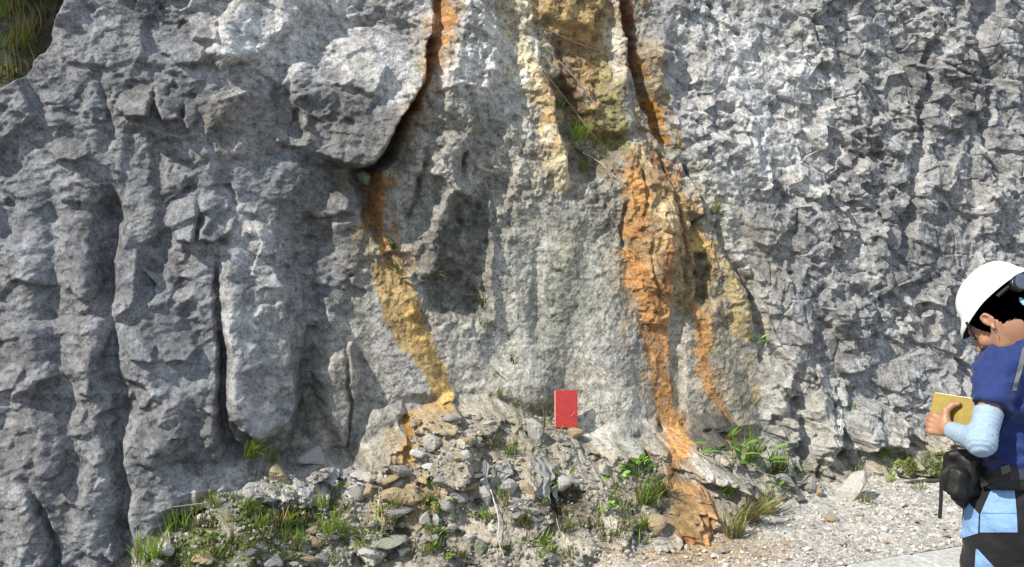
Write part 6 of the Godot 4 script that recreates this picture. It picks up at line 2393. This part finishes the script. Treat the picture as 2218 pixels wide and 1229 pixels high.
	for q in [[an_l, 1.0], [an_r, -1.0]]:
		var sfld := Field.new(q[0] - Vector3(0.26, 0.12, 0.26), q[0] + Vector3(0.26, 0.10, 0.26), 0.009, 0.02)
		var foot: Vector3 = Vector3(q[0].x, road_y + 0.035, q[0].z)
		sfld.bone(foot - fw * 0.04, foot + fw * 0.10, 0.040, 0.036)
		sfld.bone(foot + fw * 0.02, foot + fw * 0.16, 0.042, 0.034)
		sfld.bone(foot - fw * 0.02, q[0] + Vector3.UP * 0.03, 0.044, 0.045)
		sfld.cut(Vector3(0, road_y + 0.002, 0), Vector3.DOWN)
		me.call("shoe", sfld.mesh(func(p, _n): return Color(0.10, 0.09, 0.08) if p.y > road_y + 0.022 else Color(0.02, 0.02, 0.02)), cloth)
	# --- bag round the waist: belt, pouch, flap, hanging strap
	var black := surface(0.6, mats.cloth.albedo_texture, null, 0.0, 9.0, Color(0.06, 0.06, 0.065), false, true)
	var bag := Node3D.new()
	bag.name = "waist_bag"
	bag.position = -base
	person.add_child(bag)
	bag.set_meta("label", "black waist bag with a loose hanging strap")
	var pc := see(2082, 1040, 2.70)
	var pf := Field.new(pc - Vector3.ONE * 0.2, pc + Vector3.ONE * 0.2, 0.007, 0.04)
	var bag_axes := Basis(Vector3.UP, 0.55) * Basis(Vector3.BACK, -0.16)
	pf.blend = 0.012
	pf.block(see(2084, 1028, 2.72), bag_axes, Vector3(0.036, 0.066, 0.055), 0.022)
	pf.block(see(2074, 1044, 2.66), bag_axes, Vector3(0.028, 0.046, 0.026), 0.016)
	pf.bone(see(2062, 985, 2.72), see(2112, 984, 2.70), 0.018, 0.018)
	pf.bone(see(2078, 1075, 2.70), see(2100, 1098, 2.74), 0.026, 0.022)
	pf.wrinkle(func(p): return 0.008 * n_form.get_noise_3d(p.x * 11.0, p.y * 16.0, p.z * 11.0) + 0.003 * n_chip.get_noise_3d(p.x * 14.0, p.y * 9.0, p.z * 14.0))
	part("pouch", pf.mesh(func(_p, _n): return Color.WHITE), black, bag)
	var bf := Field.new(hip - Vector3(0.36, 0.12, 0.36), hip + Vector3(0.36, 0.26, 0.36), 0.008, 0.03)
	for s in [-1.0, 1.0]:
		bf.bone(hip + lf * 0.064 * s + Vector3.UP * 0.035, waist + lf * 0.055 * s - Vector3.UP * 0.005, 0.122, 0.113)
	bf.cut(hip + Vector3.UP * 0.176, Vector3.UP)
	bf.cut(hip + Vector3.UP * 0.082, Vector3.DOWN)
	bf.wrinkle(func(p): return 0.009 * n_form.get_noise_3d(p.x * 8.0, p.y * 12.0, p.z * 8.0))
	part("belt", bf.mesh(func(_p, _n): return Color.WHITE), black, bag)
	var webbing := plain(Color(0.15, 0.15, 0.155), 0.7)
	part("lashing_strap", cloth_patch(bf, [[2122, 1000], [2226, 990], [2226, 1000], [2122, 1012]], 0.004), webbing, bag)
	part("lashing_strap", cloth_patch(bf, [[2124, 1048], [2200, 1014], [2202, 1022], [2126, 1058]], 0.004), webbing, bag)
	part("buckle", cloth_patch(bf, [[2168, 1012], [2188, 1006], [2191, 1022], [2171, 1030]], 0.009), plain(Color(0.30, 0.30, 0.31), 0.4), bag)
	part("belt_flap", cloth_patch(bf, [[2192, 1000], [2204, 990], [2222, 1040], [2186, 1042]], 0.006), plain(Color(0.19, 0.19, 0.195), 0.8), bag)
	var hang := SurfaceTool.new()
	hang.begin(Mesh.PRIMITIVE_TRIANGLES)
	ribbon(hang, [see(2062, 1012, 2.70), see(2046, 1022, 2.70), see(2040, 1036, 2.70), see(2039, 1080, 2.70), see(2036, 1124, 2.70)], 0.0055, Vector3(0.9, 0, 0.5))
	hang.generate_normals()
	part("hanging_strap", hang.commit(), plain(Color(0.06, 0.06, 0.062), 0.7), bag)
	# --- necklace cord at the collar
	var cord := SurfaceTool.new()
	cord.begin(Mesh.PRIMITIVE_TRIANGLES)
	var loop := []
	for k in 17:
		var a := TAU * k / 16.0
		loop.append(nape + (head - nape).normalized() * 0.016 + lf * 0.060 * cos(a) + (fw * 0.85 - Vector3.UP * 0.5).normalized() * 0.060 * sin(a))
	tube(cord, loop, 0.0015, 0.0015)
	cord.generate_normals()
	me.call("neck_cord", cord.commit(), plain(Color(0.10, 0.05, 0.03), 0.6))
	# --- the ochre notebook, held open
	var note := thing("ochre_notebook", "mustard-yellow notebook held open in the person's hands", "notebook", see(2076, 898, 2.77))
	var cover := surface(0.5, mats.cloth.albedo_texture, null, 0.0, 6.0, lin(0.33, 0.235, 0.02), false, false)
	var paper := plain(lin(0.74, 0.72, 0.62), 0.9)
	var pv := see(2018, 884, 2.80)
	var across := (see(2098, 897, 2.72) - pv).normalized()
	var upward := (Vector3.UP * 0.85 - Vector3(0.1, 0, 0.45)).normalized()
	upward = (upward - across * upward.dot(across)).normalized()
	var face := across.cross(upward).normalized()
	note.transform = Transform3D(Basis(across, upward, face), pv + across * 0.0)
	for s in [0, 1]:
		var w := 0.165
		var leaf_turn := Basis(Vector3.UP, 0.0 if s == 0 else 1.35)
		var mid := leaf_turn * Vector3(w * 0.5, 0, 0)
		var co := part("cover", bevel_box(Vector3(w, 0.098, 0.003), 0.0008, 5), cover, note)
		co.transform = Transform3D(leaf_turn, mid)
		var po := part("pages", bevel_box(Vector3(w - 0.006, 0.096, 0.013), 0.0008, 6), paper, note)
		po.transform = Transform3D(leaf_turn, mid + leaf_turn * Vector3(0, 0.003, -0.0085 if s == 0 else 0.0085))

func cloth_patch(field: Field, corners: Array, off: float) -> ArrayMesh:
	# a panel of cloth sewn on: four corners laid on the surface below, a few millimetres thick
	var nu := 22
	var nv := 22
	var outer := []
	for b in nv + 1:
		var row := []
		for a in nu + 1:
			var f := float(a) / nu
			var g := float(b) / nv
			var l := Vector2(corners[0][0], corners[0][1]).lerp(Vector2(corners[3][0], corners[3][1]), g)
			var r := Vector2(corners[1][0], corners[1][1]).lerp(Vector2(corners[2][0], corners[2][1]), g)
			var q := l.lerp(r, f)
			var d := sight(q.x, q.y)
			var least := 1e9
			var place := Vector3.ZERO
			for k in 260:
				var p := EYE + d * ((2.35 + k * 0.002) / -d.z)
				var e := (p - field.lo) / field.cell
				var i := Vector3i(e.floor())
				if i.x < 0 or i.y < 0 or i.z < 0 or i.x >= field.n.x - 1 or i.y >= field.n.y - 1 or i.z >= field.n.z - 1:
					continue
				var w := e - Vector3(i)
				var at := i.x + field.n.x * (i.y + field.n.y * i.z)
				var sy := field.n.x
				var sz := field.n.x * field.n.y
				var v := lerpf(lerpf(lerpf(field.v[at], field.v[at + 1], w.x), lerpf(field.v[at + sy], field.v[at + sy + 1], w.x), w.y), lerpf(lerpf(field.v[at + sz], field.v[at + sz + 1], w.x), lerpf(field.v[at + sz + sy], field.v[at + sz + sy + 1], w.x), w.y), w.z)
				if v < least:
					least = v
					place = p
				if v < off:
					break
			row.append(place)
		outer.append(row)
	var st := SurfaceTool.new()
	st.begin(Mesh.PRIMITIVE_TRIANGLES)
	st.set_smooth_group(0)
	for b in nv:
		for a in nu:
			for p in [outer[b][a], outer[b][a + 1], outer[b + 1][a + 1], outer[b][a], outer[b + 1][a + 1], outer[b + 1][a]]:
				st.add_vertex(p)
	st.generate_normals()
	return st.commit()

func ribbon(st: SurfaceTool, pts: Array, half: float, across: Vector3):
	var smooth := []
	for k in pts.size() - 1:
		for m in 6:
			smooth.append((pts[k] as Vector3).cubic_interpolate(pts[k + 1], pts[maxi(k - 1, 0)], pts[mini(k + 2, pts.size() - 1)], m / 6.0))
	smooth.append(pts[-1])
	st.set_smooth_group(-1)
	var prev := []
	for k in smooth.size():
		var d: Vector3 = (smooth[mini(k + 1, smooth.size() - 1)] - smooth[maxi(k - 1, 0)]).normalized()
		var w := (across - d * across.dot(d)).normalized()
		var u := d.cross(w).normalized() * 0.0016
		var now := [smooth[k] - w * half - u, smooth[k] + w * half - u, smooth[k] + w * half + u, smooth[k] - w * half + u]
		if k:
			for m in 4:
				var e := (m + 1) % 4
				for p in [prev[m], now[m], now[e], prev[m], now[e], prev[e]]:
					st.add_vertex(p)
		prev = now

func build_hand(_person: Node3D, _base: Vector3, wrist: Vector3, elbow: Vector3, skin: Color, m: Material, body: Node3D, left: bool):
	# the palm stands upright beside the cover; four fingers bend round its edge, the thumb lies on the near side
	var along_arm := (wrist - elbow).normalized()
	var reach := Vector3(-0.50, 0.12, -0.85).normalized() if left else (along_arm * 0.8 + Vector3(-0.1, 0.2, 0.1)).normalized()
	var back := Vector3(-0.35, 0.12, 0.86) if left else Vector3(0.2, -0.6, -0.6)
	back = (back - reach * back.dot(reach)).normalized()
	var side := reach.cross(back).normalized()
	if side.y < 0.0:
		side = -side
	var f := Field.new(wrist - Vector3.ONE * 0.15, wrist + Vector3.ONE * 0.15, 0.003, 0.007)
	f.bone(wrist - along_arm * 0.02, wrist + reach * 0.012, 0.022, 0.021)
	var lengths := [0.026, 0.031, 0.029, 0.023]
	for k in 4:
		var off := side * (0.026 - 0.017 * k)
		var knuckle := wrist + reach * (0.062 - 0.004 * absf(k - 1.2)) + off
		f.bone(wrist + reach * 0.012 + off * 0.6, knuckle, 0.0135, 0.0095)
		var l: float = lengths[k]
		var d1 := (reach * 0.75 - back * 0.65).normalized()
		var d2 := (reach * 0.1 - back * 0.99).normalized()
		var d3 := (-reach * 0.62 - back * 0.6 ).normalized()
		var p1 := knuckle + d1 * l
		var p2 := p1 + d2 * l * 0.72
		var p3 := p2 + d3 * l * 0.6
		f.bone(knuckle, p1, 0.0095, 0.0084)
		f.bone(p1, p2, 0.0084, 0.0077)
		f.bone(p2, p3, 0.0077, 0.0062)
	var t0 := wrist + reach * 0.018 + side * 0.022
	var t1 := t0 + (reach * 0.25 + side * 0.85 - back * 0.05).normalized() * 0.030
	var t2 := t1 + (-reach * 0.25 + side * 0.75 - back * 0.35).normalized() * 0.026
	var t3 := t2 + (-reach * 0.6 + side * 0.45 - back * 0.3).normalized() * 0.019
	f.bone(t0, t1, 0.0150, 0.0115)
	f.bone(t1, t2, 0.0110, 0.0100)
	f.bone(t2, t3, 0.0098, 0.0075)
	part("hand", f.mesh(func(_p, _n): return skin), m, body)
